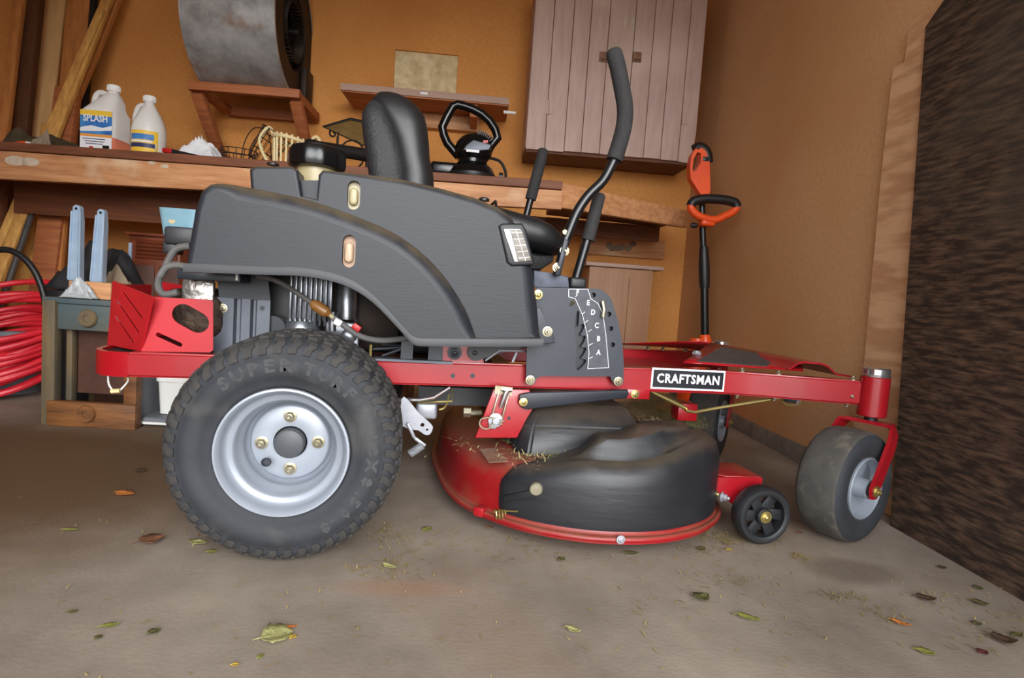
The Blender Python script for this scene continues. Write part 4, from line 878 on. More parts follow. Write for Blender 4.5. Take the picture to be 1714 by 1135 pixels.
# --- under the console: posts, red bracket, strip, rods
for x0, x1 in ((672, 690), (718, 741)):
    a, b = ml(x0, 572, -.27), ml(x1, 606, -.27); MB().box(((a.x + b.x) / 2, -.26, (a.z + b.z) / 2), (b.x - a.x, .03, a.z - b.z + .01)).obj('console_post', 'steelblack', mw)
a, b = ml(625, 601, -.29), ml(757, 606, -.29); MB().box(((a.x + b.x) / 2, -.275, a.z), (b.x - a.x, .05, .006)).obj('rail_strip', 'shield', mw)
MB().side(xz([(741, 576), (805, 576), (810, 608), (741, 606)], -.275), -.276, -.268).obj('pivot_bracket', 'red', mw)
for px, py in ((761, 590), (794, 590)):
    q = ml(px, py, -.277); MB().bolt((q.x, -.277, q.z), (0, -1, 0), .013, .008).obj('bolt', 'steelblack', mw)
MB().side(sm2(xz([(783, 590), (786, 580), (796, 577), (850, 575), (880, 577), (880, 583), (850, 588), (810, 600), (797, 604), (787, 600)], -.285), 2, True), -.287, -.28).obj('lift_arm', 'plastic', mw)
mb = MB(); mb.tube(fl([(812, 604), (836, 587), (882, 588)], -.29), .0028, 8); mb.tube(fl([(858, 606), (865, 590)], -.29), .004, 8); mb.obj('linkage_rod', 'silver', mw)
mb = MB(); mb.tube(fl([(640, 596), (690, 578), (700, 572)], -.26), .004, 8); mb.tube(fl([(620, 585), (672, 582)], -.25), .004, 8); mb.tube(fl([(640, 578), (720, 580)], -.2), .004, 8); mb.obj('control_cable', 'steelblack', mw)
q = ml(620, 590, -.27); MB().tube([(q.x, -.27, q.z + .02), (q.x, -.27, q.z - .02)], .004, 8).obj('stud', 'brass', mw)
for px, py in ((758, 629), (791, 629)):
    q = ml(px, py, -.3); MB().lathe([(.0062, 0), (.0062, .0008)], (q.x, -.3002, q.z), (0, -1, 0), 14).obj('rail_hole', 'decal_black', rail)
# decal
a, b = ml(1091, 619, -.3), ml(1211, 652, -.3); dx, dz = (b.x - a.x), (ml(1151, 617, -.3).z - ml(1151, 652, -.3).z); mx_, mz_ = (a.x + b.x) / 2, ml(1151, 635.5, -.3).z
dc = MB().box((mx_, -.3012, mz_), (dx, .0012, dz)).obj('brand_decal', 'decal_white', rail)
MB().box((mx_, -.3020, mz_), (dx - .010, .0012, dz - .010)).obj('decal_field', 'decal_black', dc)
link(text_mesh('CRAFTSMAN', .034, side_m(mx_, -.3030, mz_), .0010, .0004, .87), 'lettering', 'decal_white', dc)
# bolts along the front of the rail
def raily(x):
    pp_ = [(-.4, -.3), (1.05, -.3), (1.10, -.302), (1.18, -.318), (1.27, -.348), (1.37, -.378), (1.46, -.398)]
    for (a, ya), (b, yb) in zip(pp_, pp_[1:]):
        if x <= b: return ya + (yb - ya) * (x - a) / (b - a)
    return -.4
for px, up_ in ((1250, 1), (1302, 1), (1404, 1), (1246, -1), (1300, -1), (1400, -1)):
    x = ml(px, 640, -.32).x; y = raily(x) + .02
    MB().bolt((x, y, zt(x) if up_ > 0 else zb(x)), (0, 0, up_), .0065, .007).obj('bolt', 'zinc', rail)
for px, py in ((1428, 664), (1085, 578), (1110, 577), (1148, 577)):
    if py > 600: q = ml(px, py, -.395); MB().bolt((q.x, raily(q.x) - .001, q.z), (0, -1, 0), .005, .005, False).obj('bolt', 'zinc', rail)
    else: q = ml(px, py, .28); MB().bolt((q.x, .28, zt(q.x)), (0, 0, 1), .0075, .008).obj('bolt', 'zinc', mw)

# --- floor pan and raised foot rest with grip pads
MB().flat([(.78, -.262), (1.12, -.262), (1.12, .262), (.78, .262)], .372, .378, .002).obj('floor_pan', 'red', mw)
def sheet(name, m, quad, th, par, div=1):
    mb = MB(); v = [Vector(p) for p in quad]; nn = (v[1] - v[0]).cross(v[3] - v[0]).normalized()
    if nn.z < 0: nn = -nn
    a = [mb.bm.verts.new(p) for p in v]; b = [mb.bm.verts.new(p - nn * th) for p in v]
    mb.bm.faces.new(a); mb.bm.faces.new(b[::-1])
    for j in range(len(v)): mb.bm.faces.new((a[j], b[j], b[(j + 1) % len(v)], a[(j + 1) % len(v)]))
    return mb.obj(name, m, par)
for sgn in SYM:
    f_ = lambda p: Vector((p.x, p.y * (-sgn), p.z))
    A, B, Dd, Cc = ml(1143, 607, -.27), ml(1345, 621, -.29), ml(1338, 604, -.06), ml(1190, 574, -.03)
    mb = MB(); gv = [[mb.bm.verts.new(f_((A * (1 - i / 6) + B * i / 6) * (1 - j / 4) + (Cc * (1 - i / 6) + Dd * i / 6) * j / 4)) for j in range(5)] for i in range(7)]
    for i in range(6):
        for j in range(4): mb.bm.faces.new((gv[i][j], gv[i + 1][j], gv[i + 1][j + 1], gv[i][j + 1]))
    fr = mb.obj('foot_rest', 'red', mw); fmd = fr.modifiers.new('thickness', 'SOLIDIFY'); fmd.thickness = .003; fmd.offset = 0
    A2, B2, D2, C2 = ml(1166, 610, -.25), ml(1262, 617, -.26), ml(1280, 597, -.09), ml(1204, 581, -.07)
    up_ = Vector((0, 0, .0025)); bq = lambda u, v: f_((A * (1 - u) + B * u) * (1 - v) + (Cc * (1 - u) + Dd * u) * v) + up_
    mb = MB(); gv = [[mb.bm.verts.new(bq(.1 + .58 * i / 6 + .05 * j / 4, .06 + .8 * j / 4)) for j in range(5)] for i in range(7)]
    for i in range(6):
        for j in range(4): mb.bm.faces.new((gv[i][j], gv[i + 1][j], gv[i + 1][j + 1], gv[i][j + 1]))
    gpad = mb.obj('grip_pad', 'grip', fr, smooth=False); gmd = gpad.modifiers.new('thickness', 'SOLIDIFY'); gmd.thickness = .003; gmd.offset = 0
    if sgn < 0:
        q = ml(1166, 592, -.17); MB().bolt((q.x, -.17, q.z), (-.3, -.5, .8), .0085, .006).obj('bolt', 'silver', fr)
    E0, E1 = ml(1345, 621, -.29), ml(1425, 629, -.36)
    mb = MB(); ar = fl([(1320, 618), (1335, 608), (1345, 605), (1374, 607), (1386, 612), (1400, 625), (1425, 629)], -.30)
    k = len(ar); mb.loft([[Vector(p) if sgn < 0 else Vector((p[0], -p[1], p[2])), Vector((p[0], 0.0, p[2] + .0)), Vector((p[0], 0.0, p[2] - .005)), (Vector(p) if sgn < 0 else Vector((p[0], -p[1], p[2]))) - Vector((0, 0, .005))] for p in ar]); mb.obj('front_cover', 'red', mw)

# --- mower deck
rim0 = [(.344, -.079), (.356, -.21), (.383, -.315), (.422, -.387), (.476, -.452), (.535, -.500), (.595, -.532), (.66, -.554), (.724, -.562), (.79, -.561), (.86, -.546), (.95, -.503), (1.038, -.42), (1.09, -.31), (1.115, -.15), (1.115, .1), (1.09, .33), (1.0, .48), (.86, .55), (.7, .565), (.55, .52), (.43, .42), (.36, .27), (.337, .08)]
RIM = sm2(rim0, 3, True)
def inset(pts, d):
    out = []; k = len(pts)
    for i in range(k):
        a, b = Vector(pts[i - 1]), Vector(pts[(i + 1) % k]); t = (b - a).normalized(); nn = Vector((-t.y, t.x))
        out.append((pts[i][0] + nn.x * d, pts[i][1] + nn.y * d))
    return out
rings = []
for d, z in ((-.004, .036), (-.004, .05), (.004, .052), (.008, .06), (.012, .1), (.016, .13), (.024, .152), (.04, .168), (.062, .176), (.12, .178)):
    rings.append([(x, y, z) for x, y in inset(RIM, d)])
dk = MB().loft(rings).obj('deck_shell', 'red_deck', mw, sharp=50)
MB().tube([(x, y, .046) for x, y in inset(RIM, -.002)], .0075, 8, True).obj('deck_lip', 'red_deck', dk, sharp=80)
MB().flat(inset(RIM, .13), .17, .1805).obj('deck_top', 'red_deck', dk)
q0, q1, q2, q3 = [mz(a, b, .177) for a, b in ((802, 753), (830, 751), (850, 774), (818, 776))]
sheet('warning_label', 'warn', [Vector((p.x, p.y, .1795)) for p in (q3, q2, q1, q0)], .001, dk)
for px, py in ((1039, 893),):
    q = ml(px, py, -.57); MB().bolt((q.x, -.572, .05), (0, -1, 0), .007, .006).obj('bolt', 'silver', dk)
# spring clip on the left lobe of the lip
cp = mz(826, 862, .055); mb = MB()
mb.tube([(cp.x + .022 * (i / 26) - .0, cp.y - .012 + .011 * math.cos(i * .75), cp.z + .006 + .011 * math.sin(i * .75)) for i in range(30)], .0022, 6)
mb.tube([(cp.x + .02, cp.y - .01, cp.z + .014), (cp.x + .05, cp.y - .035, cp.z + .022)], .0022, 6); mb.obj('torsion_spring', 'brass', dk)
q = mz(803, 856, .05); MB().box((q.x, q.y - .004, .052), (.026, .02, .022), Matrix.Rotation(-.6, 3, 'Z'), bev=.003).obj('lip_tab', 'red', dk)
# black discharge cover along the near side
arcp = [p for p in sm2([(.462, -.425), (.476, -.452), (.535, -.500), (.595, -.532), (.66, -.554), (.724, -.562), (.79, -.561), (.86, -.546), (.95, -.503), (1.01, -.452), (1.045, -.40), (1.065, -.33)], 3)]
k = len(arcp); nrm2 = []
for i in range(k):
    a, b = Vector(arcp[max(0, i - 1)]), Vector(arcp[min(k - 1, i + 1)]); t = (b - a).normalized(); nrm2.append(Vector((-t.y, t.x)))
rings = []
sst = lambda a, b, v: (lambda t: t * t * (3 - 2 * t))(min(1, max(0, (v - a) / (b - a))))
arcq = [p for p in arcp]
for i, (x, y) in enumerate(arcp):
    f = i / (k - 1); s_ = min(1, .64 + f * 1.1) if f < .35 else 1.0
    rise = .034 * sst(.72, 1.0, x); gv_ = sst(.60, .70, x) * (1 - sst(.80, .92, x)); hv = .042 * sst(.60, .69, x) * (1 - .55 * sst(.85, 1.04, x))
    T = .06 + .152 * s_ + rise
    prof_ = [(.004, .062), (.002, .075), (.003, .06 + .1 * s_ + rise * .7), (.006, .06 + .12 * s_ + rise * .85), (.014, T - .012), (.026, T - .003), (.042, T + .002), (.054, T + .001 - .022 * gv_), (.066, T - .034 * gv_), (.076, T - .026 * gv_ + hv * .15), (.084, T + hv * .72), (.090, T + hv * .96), (.115, T + hv), (.16, T + hv * .95), (.21, T + hv * .6), (.21, .185)]
    rings.append([(x + nrm2[i].x * o, y + nrm2[i].y * o, z) for o, z in prof_])
cv = MB().loft(rings).obj('discharge_cover', 'cover', mw, sharp=50)
q = ml(908, 834, -.56)
fy = lambda x: min((abs(px - x), py) for px, py in arcp)[1]
y = fy(q.x); MB().lathe([(.016, 0), (.016, .006), (.013, .009)], (q.x, y + .004, q.z), (-.25, -1, 0), 20).lathe([(.005, .009), (.005, .011)], (q.x, y + .004, q.z), (-.25, -1, 0), 6).obj('bolt', 'zinc', cv)
a, b = ml(850, 848, -.50), ml(900, 836, -.54); MB().bar((a.x, fy(a.x) + .001, a.z), (b.x, fy(b.x) + .001, b.z), .006, .016, bev=.002).obj('hinge_strap', 'plastic', cv)
for px, py, m_ in ((1187, 822, 'brass'), (1205, 829, 'silver')):
    q = ml(px, py, -.42); MB().bolt((q.x, -.43, q.z), (.6, -.8, 0), .009, .012).obj('bolt', m_, cv)
# black belt cover
yb0, yb1 = -.37, -.02
bx = [ml(866, 745, yb0).x, ml(1085, 730, yb0).x]; tx = [ml(903, 677, yb0 + .07).x, ml(1046, 681, yb0 + .07).x]
zt0 = ml(905, 677, yb0 + .07).z
b1 = [(bx[0], yb0 + .04), (bx[0] + .03, yb0), (bx[1], yb0), (bx[1] + .03, yb0 + .06), (bx[1] + .03, yb1), (bx[0], yb1)]
b2 = [(bx[0] + .012, yb0 + .05), (bx[0] + .04, yb0 + .012), (bx[1] - .02, yb0 + .012), (bx[1], yb0 + .06), (bx[1], yb1), (bx[0] + .012, yb1)]
b3 = [(tx[0] - .006, yb0 + .095), (tx[0] + .012, yb0 + .07), (tx[1], yb0 + .07), (tx[1] + .012, yb0 + .1), (tx[1] + .012, yb1), (tx[0] - .006, yb1)]
bc = MB(); bc.loft([[(x, y, .178) for x, y in b1], [(x, y, zt0 - .045) for x, y in b2], [(x, y, zt0) for x, y in b3]])
bmesh.ops.bevel(bc.bm, geom=list(bc.bm.edges), offset=.006, segments=3, affect='EDGES', clamp_overlap=True)
bc.obj('belt_cover', 'cover', mw, sharp=50)
MB().box((.72, .3, .23), (.4, .3, .1), bev=.02).lathe([(.07, 0), (.07, .05), (.03, .06), (.03, .1)], (.72, .05, .18), (0, 0, 1), 20).obj('belt_cover', 'cover', mw)
# --- deck hanger and lift arm
hg = xz([(826, 652), (886, 652), (893, 684), (880, 700), (866, 733), (795, 733)], -.33)
MB().side(hg, -.332, -.326, .002).obj('deck_hanger', 'red', mw)
mb = MB()
for a, b in (((836, 652), (820, 708)), ((852, 656), (838, 708))):
    a, b = ml(*a, -.338), ml(*b, -.338); mb.bar(a, b, .004, .009, up=(0, 1, 0), bev=.001)
a, b = ml(828, 652, -.338), ml(857, 655, -.338); mb.bar(a, b, .02, .008, up=(0, 1, 0)); hl_ = mb.obj('hanger_link', 'zinc', mw)
a, b = ml(848, 655, -.345), ml(838, 682, -.345); MB().tube([a, (a + b) / 2, b], [.008, .007, .004], 10).lathe([(.014, 0), (.014, .004)], a, (0, 0, 1), 14).obj('adjuster_bolt', 'chrome', hl_)
q = ml(829, 703, -.34); MB().lathe([(.018, 0), (.018, .004), (.008, .005), (.008, .014)], q, (0, -1, 0), 20).obj('washer', 'silver', hl_)
q = ml(824, 713, -.335); MB().box(q, (.018, .012, .012), bev=.002).obj('link_foot', 'silver', hl_)
MB().tube(resmooth(fl([(844, 704), (832, 706), (824, 710), (818, 717), (809, 717), (803, 711), (805, 702), (815, 699), (826, 701), (836, 709), (841, 710)], -.352), 4), .0022, 6).obj('hairpin_clip', 'zinc', hl_)
MB().lathe([(.0045, 0), (.0045, .001)], ml(852, 700, -.3325), (0, -1, 0), 12).obj('hanger_hole', 'decal_black', hl_)
la = xz(sm2([(870, 660), (868, 671), (873, 682), (884, 685)], 3) + [(1048, 666), (1052, 660), (1050, 652), (884, 657)], -.34)
la_ = MB().side(la, -.345, -.335, .003).obj('lift_arm', 'steelblack', mw)
q = ml(876, 673, -.346); MB().bolt((q.x, -.346, q.z), (0, -1, 0), .0075, .004).obj('bolt', 'brass', la_)
a, b = ml(1050, 651, -.3), ml(1087, 669, -.3); MB().box(((a.x + b.x) / 2, -.285, (a.z + b.z) / 2), (b.x - a.x, .03, a.z - b.z), bev=.002).obj('arm_bracket', 'red', mw)
q = ml(1063, 660, -.301); MB().bolt((q.x, -.3, q.z), (0, -1, 0), .008).obj('bolt', 'brass', mw)
MB().tube(fl([(1090, 655), (1147, 683)], -.26) + fl([(1150, 688), (1163, 690), (1200, 683)], -.28) + fl([(1311, 665)], -.31), [.006, .006, .0045, .0045, .0045, .0045], 10).obj('anti_sway_rod', 'brass', mw)
q = ml(1311, 665, -.31); q2 = ml(1334, 668, -.33); MB().tube([q, q2], .0125, 14).obj('rod_bushing', 'rubber', mw)
MB().lathe([(.012, 0), (.012, .003), (.004, .004), (.004, .01)], q2, (.4, -1, 0), 14).obj('washer', 'silver', mw)
MB().tube(resmooth(fl([(1310, 672), (1318, 678), (1330, 678), (1340, 676), (1338, 668)], -.335), 4), .0018, 6).obj('cotter_pin', 'brass', mw)
MB().box((ml(1150, 690, -.2).x, -.18, ml(1150, 690, -.2).z), (.06, .05, .05), bev=.003).obj('sway_bracket', 'red', mw)
# --- brake plate, rods, transmission
bp = xz(sm2([(672, 668), (682, 668), (700, 690), (722, 710), (724, 718), (719, 727), (710, 727), (700, 720), (672, 712)], 2, True), -.30)
bh = [oval(*xz([p], -.30)[0], r_, r_, 10) for p, r_ in (((707, 711), .0052), ((715, 719), .003))]
bk_ = link(plate_mesh(bp, bh, .005, side_m(0, -.30, 0)), 'brake_plate', 'silver', mw)
mb = MB(); a, b, c = [Vector(t) for t in fl([(682, 708), (694, 733), (712, 746)], -.31)]; mb.bar(a, b, .008, .014, up=(0, 1, 0), bev=.002).bar(b, c, .008, .009, up=(0, 1, 0), bev=.002); mb.obj('brake_lever', 'silver', bk_)
a, b = fl([(686, 760), (708, 745)], -.31)
a = Vector(a); d = Vector(b) - a; x_ = Vector((0, 1, 0)); y_ = d.normalized().cross(x_)
MB().tube([a + d * (i / 90) + (x_ * math.cos(i * .8) + y_ * math.sin(i * .8)) * .009 for i in range(91)], .0018, 5).obj('brake_spring', 'silver', bk_)
MB().tube(fl([(660, 669), (703, 669), (726, 665), (753, 648)], -.26), .0055, 10).obj('brake_rod', 'chrome', mw)
mb = MB(); mb.tube(fl([(757, 650), (757, 672), (700, 674)], -.24), .003, 6); mb.tube(resmooth(fl([(752, 660), (748, 676), (742, 684), (735, 686)], -.24), 3), .0028, 6); mb.obj('cable_hook', 'brass', mw)
a, b = ml(697, 674, -.2), ml(731, 703, -.2); MB().box(((a.x + b.x) / 2, -.17, (a.z + b.z) / 2), (b.x - a.x, .06, a.z - b.z), bev=.008, seg=3).obj('transmission_housing', 'silver', mw)
MB().box((.08, 0, .24), (.24, .34, .14), bev=.03).obj('transmission_housing', 'plastic', mw)
MB().tube([(0, -.36, .23), (0, .36, .23)], .025, 16).obj('axle_tube', 'plastic', mw)
a, b = ml(700, 662, -.15), ml(880, 662, -.15); MB().box(((a.x + b.x) / 2, -.13, ml(780, 665, -.15).z), (b.x - a.x, .03, .05)).obj('lift_shaft', 'plastic', mw)
mb = MB(); a = ml(806, 691, -.2); mb.tube([(a.x, -.2, a.z), (a.x - .05, -.2, a.z - .003)], .008, 10).lathe([(.014, 0), (.014, .02)], (a.x - .05, -.2, a.z), (1, 0, 0), 6); mb.obj('rear_link_bolt', 'zinc', mw)

# --- rear wheels
def tire_profile():
    outer_ = [(.128, -.116), (.134, -.1225), (.146, -.1225), (.150, -.1290), (.172, -.1305), (.187, -.1290), (.190, -.1250), (.201, -.1240), (.211, -.119), (.218, -.110), (.2228, -.096), (.2245, -.06), (.2245, 0)]
    return outer_ + [(r, -y) for r, y in outer_[-2::-1]]
TP = tire_profile()
cum = [0]
for (a, b), (c, d) in zip(TP, TP[1:]): cum.append(cum[-1] + math.hypot(c - a, d - b))
def surf(s, th, h=0):
    s = max(0, min(cum[-1] - 1e-6, s))
    for i in range(len(TP) - 1):
        if s <= cum[i + 1]:
            t = (s - cum[i]) / (cum[i + 1] - cum[i]); (r0, y0), (r1, y1) = TP[i], TP[i + 1]
            r, y = r0 + (r1 - r0) * t, y0 + (y1 - y0) * t; l_ = math.hypot(r1 - r0, y1 - y0)
            r += h * (y1 - y0) / l_; y += -h * (r1 - r0) / l_ if True else 0
            return Vector((r * math.cos(th), y, r * math.sin(th)))
def sof(y_t, side_=-1):
    for i in range(len(TP) - 1):
        (r0, y0), (r1, y1) = TP[i], TP[i + 1]
        if y0 <= y_t <= y1 and y1 > y0: return cum[i] + (cum[i + 1] - cum[i]) * (y_t - y0) / (y1 - y0)
def make_rear():
    tire = MB().lathe([(r, -y) for r, y in TP[::-1]], (0, 0, 0), (0, -1, 0), 72, cap=False).obj('rear_wheel', 'rubber', mw, sharp=60)
    s_sh = sum(cum[7:9]) / 2; S0, S1 = cum[6] + .006, cum[10] - .004
    bm = MB(); NL = 46
    def block(path, hw, h, flip=1):      # path: (s, theta) along the tread surface
        rings = []
        for (s, th) in path:
            w_ = hw / .22
            rings.append([surf(s, th - w_, -.001), surf(s, th - w_ * .85, h), surf(s, th + w_ * .85, h), surf(s, th + w_, -.001)])
        bm.loft(rings)
    Lt = cum[-1]
    for i in range(NL):
        th = 2 * PI * i / NL
        for mir in (0, 1):
            f = (lambda s: s) if not mir else (lambda s: Lt - s)
            t0 = th + (PI / NL if mir else 0)
            block([(f(S0), t0 + .02), (f(S0 + .010), t0 + .015), (f(S0 + .018), t0 - .018), (f(S0 + .028), t0 - .008), (f(S1 - .006), t0 + .022), (f(S1), t0 + .012)], .0095, .0042)
    for row in range(5):
        s_c = cum[10] + .006 + (Lt - 2 * cum[10] - .012) * (row + .5) / 5; hwid = (Lt - 2 * cum[10]) / 5 * .40
        for i in range(NL):
            th = 2 * PI * (i + .5 * (row % 2)) / NL; z_ = .02 if row % 2 else -.02
            block([(s_c - hwid, th - z_), (s_c - hwid * .15, th + z_ * .4), (s_c + hwid * .2, th - z_ * .4), (s_c + hwid, th + z_)], .0092, .0062)
    t = bm.obj('tread', 'tread', tire, sharp=30); t['kind'] = 'stuff'
    def arc_text(txt, rad, a0, da, size):
        a = a0; ms = []
        for ch in txt:
            if ch != ' ':
                m4 = side_m(rad * math.cos(a), -.1292, rad * math.sin(a)) @ Matrix.Rotation(a - PI / 2, 4, 'Z')
                ms.append(text_mesh(ch, size, m4, .0014, .0012, 1.15, 1))
            a -= da * (1.2 if ch in 'MWX' else (.62 if ch in '.- I' else 1))
        link(join_mesh(ms, 'lettering'), 'lettering', 'letter', tire)
    arc_text('SUPER', .1715, math.radians(130), math.radians(10), .034); arc_text('TURF', .1715, math.radians(75), math.radians(10), .034)
    arc_text('18X8.50-8', .1715, math.radians(12), math.radians(9.6), .03)
    rimp = [(.1215, -.100), (.126, -.118), (.1285, -.1255), (.127, -.131), (.123, -.1315), (.119, -.127), (.1155, -.116), (.1135, -.104), (.108, -.099), (.101, -.098), (.098, -.094), (.096, -.084), (.0935, -.07), (.0895, -.064), (.0885, -.05), (.088, -.03), (.084, -.026), (.0805, -.03), (.0785, -.041), (.075, -.0435), (.04, -.044), (.034, -.043), (.033, -.038), (.033, -.01)]
    rim = MB().lathe([(r, -y) for r, y in rimp], (0, 0, 0), (0, -1, 0), 72, cap=False).obj('rim', 'rim', tire, sharp=50)
    MB().lathe([(.0305, .02), (.0305, .058), (.029, .0625), (.024, .065)], (0, 0, 0), (0, -1, 0), 36).obj('hub_cap', 'hubcap', tire)
    for i in range(4):
        a = math.radians(2 + 90 * i); MB().lathe([(.0135, .0435), (.0135, .046), (.0105, .0465)], (.056 * math.cos(a), 0, .056 * math.sin(a)), (0, -1, 0), 18).lathe([(.0095, .046), (.0095, .054), (.0075, .057)], (.056 * math.cos(a), 0, .056 * math.sin(a)), (0, -1, 0), 6).lathe([(.0052, .056), (.0052, .064), (.003, .066)], (.056 * math.cos(a), 0, .056 * math.sin(a)), (0, -1, 0), 12).obj('lug_nut', 'zinc', tire)
    a = math.radians(222); MB().lathe([(.009, .06), (.009, .075), (.006, .08)], (.088 * math.cos(a), 0, .088 * math.sin(a)), (-.5 * math.cos(a), -1, -.5 * math.sin(a)), 14).obj('valve_stem', 'rubber', tire)
    return tire
tr_ = make_rear(); tr_.location = (-.004, -.45, .234); tr_.scale = (1.015,) * 3
t2 = tr_.copy(); C.objects.link(t2); t2.location = (-.004, .45, .234); t2.rotation_euler = (0, 0, PI)
for ch in list(tr_.children): c_ = ch.copy(); C.objects.link(c_); c_.parent = t2

# --- front casters
def make_caster(sgn, phi):
    px_, py_ = 1.4725, .4025 * sgn
    MB().lathe([(.034, .318), (.036, .32), (.036, .423), (.034, .425)], (px_, py_, 0), (0, 0, 1), 32).obj('caster_post', 'red', mw)
    MB().lathe([(.035, .4255), (.0355, .43), (.0335, .4315), (.0335, .446), (.030, .4495)], (px_, py_, 0), (0, 0, 1), 32).obj('post_cap', 'chrome', mw)
    MB().tube([(px_, py_, .322), (px_, py_, .305)], .016, 16).obj('caster_spindle', 'steelblack', mw)
    tr = Vector((-math.cos(phi), -math.sin(phi), 0)); ax = Vector((math.sin(phi), -math.cos(phi), 0)); o0 = Vector((px_, py_, 0)); T0, r0 = .1, .1455
    pth = [(-.074, T0, r0 - .02), (-.074, T0, r0), (-.074, T0 * .35, .262), (-.068, T0 * .16, .29), (-.054, T0 * .05, .303), (.054, T0 * .05, .303), (.068, T0 * .16, .29), (.074, T0 * .35, .262), (.074, T0, r0), (.074, T0, r0 - .02)]
    P = [o0 + ax * a + tr * t + Vector((0, 0, z)) for a, t, z in pth]; mb = MB(); rings = []
    for i, p in enumerate(P):
        tg = (P[min(i + 1, len(P) - 1)] - P[max(i - 1, 0)]).normalized(); wv = tr.copy()
        if abs(tg.dot(ax)) < .9: wv = ax.cross(tg).normalized(); wv = -wv if wv.dot(tr) < 0 else wv
        nn = tg.cross(wv).normalized() * .0045; wv = wv * (.019 if 0 < i < len(P) - 1 else .012)
        rings.append([p + wv + nn, p - wv + nn, p - wv - nn, p + wv - nn])
    fk = mb.loft(rings).obj('caster_fork', 'red', mw, sharp=40)
    wc = o0 + tr * T0 + Vector((0, 0, r0))
    tp = [(.078, .046), (.084, .052), (.1, .057), (.12, .0585), (.132, .056), (.139, .050), (.1425, .042), (.1445, .022), (.1455, 0)]
    tp = tp + [(r, -h) for r, h in tp[-2::-1]]
    w_ = MB().lathe([(r, -h) for r, h in tp], (0, 0, 0), (0, -1, 0), 56, cap=False).obj('caster_wheel', 'rubber_dusty', mw, sharp=60)
    w_.location = wc; w_.rotation_euler = (0, 0, phi)
    w_.data.materials.append(M['rubber']); w_.data.polygons.foreach_set('material_index', [1 if abs(q_.normal.y) > .72 else 0 for q_ in w_.data.polygons])
    rp = [(.076, .03), (.08, .05), (.0805, .055), (.078, .057), (.0755, .052), (.072, .03), (.066, .02), (.03, .016), (.026, .02), (.024, .062)]
    for s_ in (-1, 1): MB().lathe(rp, (0, 0, 0), (0, s_, 0), 40).obj('rim', 'rim', w_, sharp=50)
    for i in range(4):
        a = PI / 4 + i * PI / 2; MB().bolt((.05 * math.cos(a), -.018, .05 * math.sin(a)), (0, -1, 0), .006, .006).obj('bolt', 'dirty_metal', w_)
    MB().lathe([(.017, .06), (.017, .069)], (0, 0, 0), (0, -1, 0), 20).obj('axle_bushing', 'black', w_)
    MB().bolt((0, -.079, 0), (0, -1, 0), .0105, .008).obj('axle_bolt', 'brass', w_); MB().bolt((0, .079, 0), (0, 1, 0), .0105, .008).obj('axle_bolt', 'brass', w_)
make_caster(-1, math.radians(30) - YAW); make_caster(1, math.radians(56) - YAW)
# --- anti-scalp gauge wheel in front of the deck
g = MB().lathe([(.052, .021), (.058, .024), (.066, .023), (.071, .017), (.073, .006), (.073, -.006), (.071, -.017), (.066, -.023), (.058, -.024), (.052, -.021)], (0, 0, 0), (0, -1, 0), 48, cap=False).obj('gauge_wheel', 'plastic', mw)
g.location = (1.122, -.478, .0735)
MB().lathe([(.053, -.022), (.053, .018), (.0555, .0225), (.058, .024)], (0, 0, 0), (0, -1, 0), 40, cap=False).obj('wheel_ring', 'plastic', g)
MB().lathe([(.02, -.02), (.02, .02), (.018, .022)], (0, 0, 0), (0, -1, 0), 24).obj('hub', 'plastic', g)
for i in range(6):
    a = math.radians(75 + 60 * i); a2 = a - .28
    MB().bar((.014 * math.cos(a), 0, .014 * math.sin(a)), (.055 * math.cos(a2), 0, .055 * math.sin(a2)), .026, .013, up=(0, 1, 0), bev=.001).obj('spoke', 'plastic', g)
MB().bolt((0, -.022, 0), (0, -1, 0), .0105, .006).obj('axle_bolt', 'brass', g)
MB().flat([(.99, -.36), (1.05, -.42), (1.15, -.425), (1.15, -.30), (1.0, -.28)], .146, .152, .002).obj('wheel_bracket', 'red', mw)
MB().side([(1.02, .15), (1.15, .15), (1.145, .055), (1.1, .06), (1.02, .12)], -.43, -.424).obj('wheel_bracket', 'red', mw)
MB().flat([(.95, -.36), (1.12, -.27), (1.12, .2), (.95, .2)], .11, .15).obj('deck_front_bar', 'red_deck', mw)

# --- dry clippings lying on the deck
def blades(name, label, cat, m, spots, ln=(.01, .03), seed=1, lay=.3):
    rr = random.Random(seed); mb = MB()
    for (x, y, z, sx_, sy_, cnt, h) in spots:
        for _ in range(cnt):
            px, py = rr.gauss(x, sx_), rr.gauss(y, sy_); l = rr.uniform(*ln); a = rr.uniform(0, 2 * PI); ti = rr.gauss(0, lay); pz = z + (max(0, rr.gauss(0, h)) if h < .03 else rr.uniform(0, h) * math.exp(-((px - x) ** 2 + (py - y) ** 2) / (3 * sx_ * sy_))) + .0015
            d = Vector((math.cos(a) * math.cos(ti), math.sin(a) * math.cos(ti), abs(math.sin(ti)))); w_ = Vector((-math.sin(a), math.cos(a), 0)) * rr.uniform(.0006, .0014)
            p = Vector((px, py, pz)); q = p + d * l; md = (p + q) / 2 + Vector((rr.uniform(-.002, .002), rr.uniform(-.002, .002), rr.uniform(0, .003)))
            v = [mb.bm.verts.new(t) for t in (p - w_, p + w_, md + w_ * .8, md - w_ * .8, q)]
            mb.bm.faces.new(v[:4]); mb.bm.faces.new((v[3], v[2], v[4]))
    o = mb.obj(name, m, sharp=180); return tag(o, label, cat, None, 'stuff')
def M2W(x, y, z): return ORG + FWD * x + LFT * y + Vector((0, 0, z))
sp = []
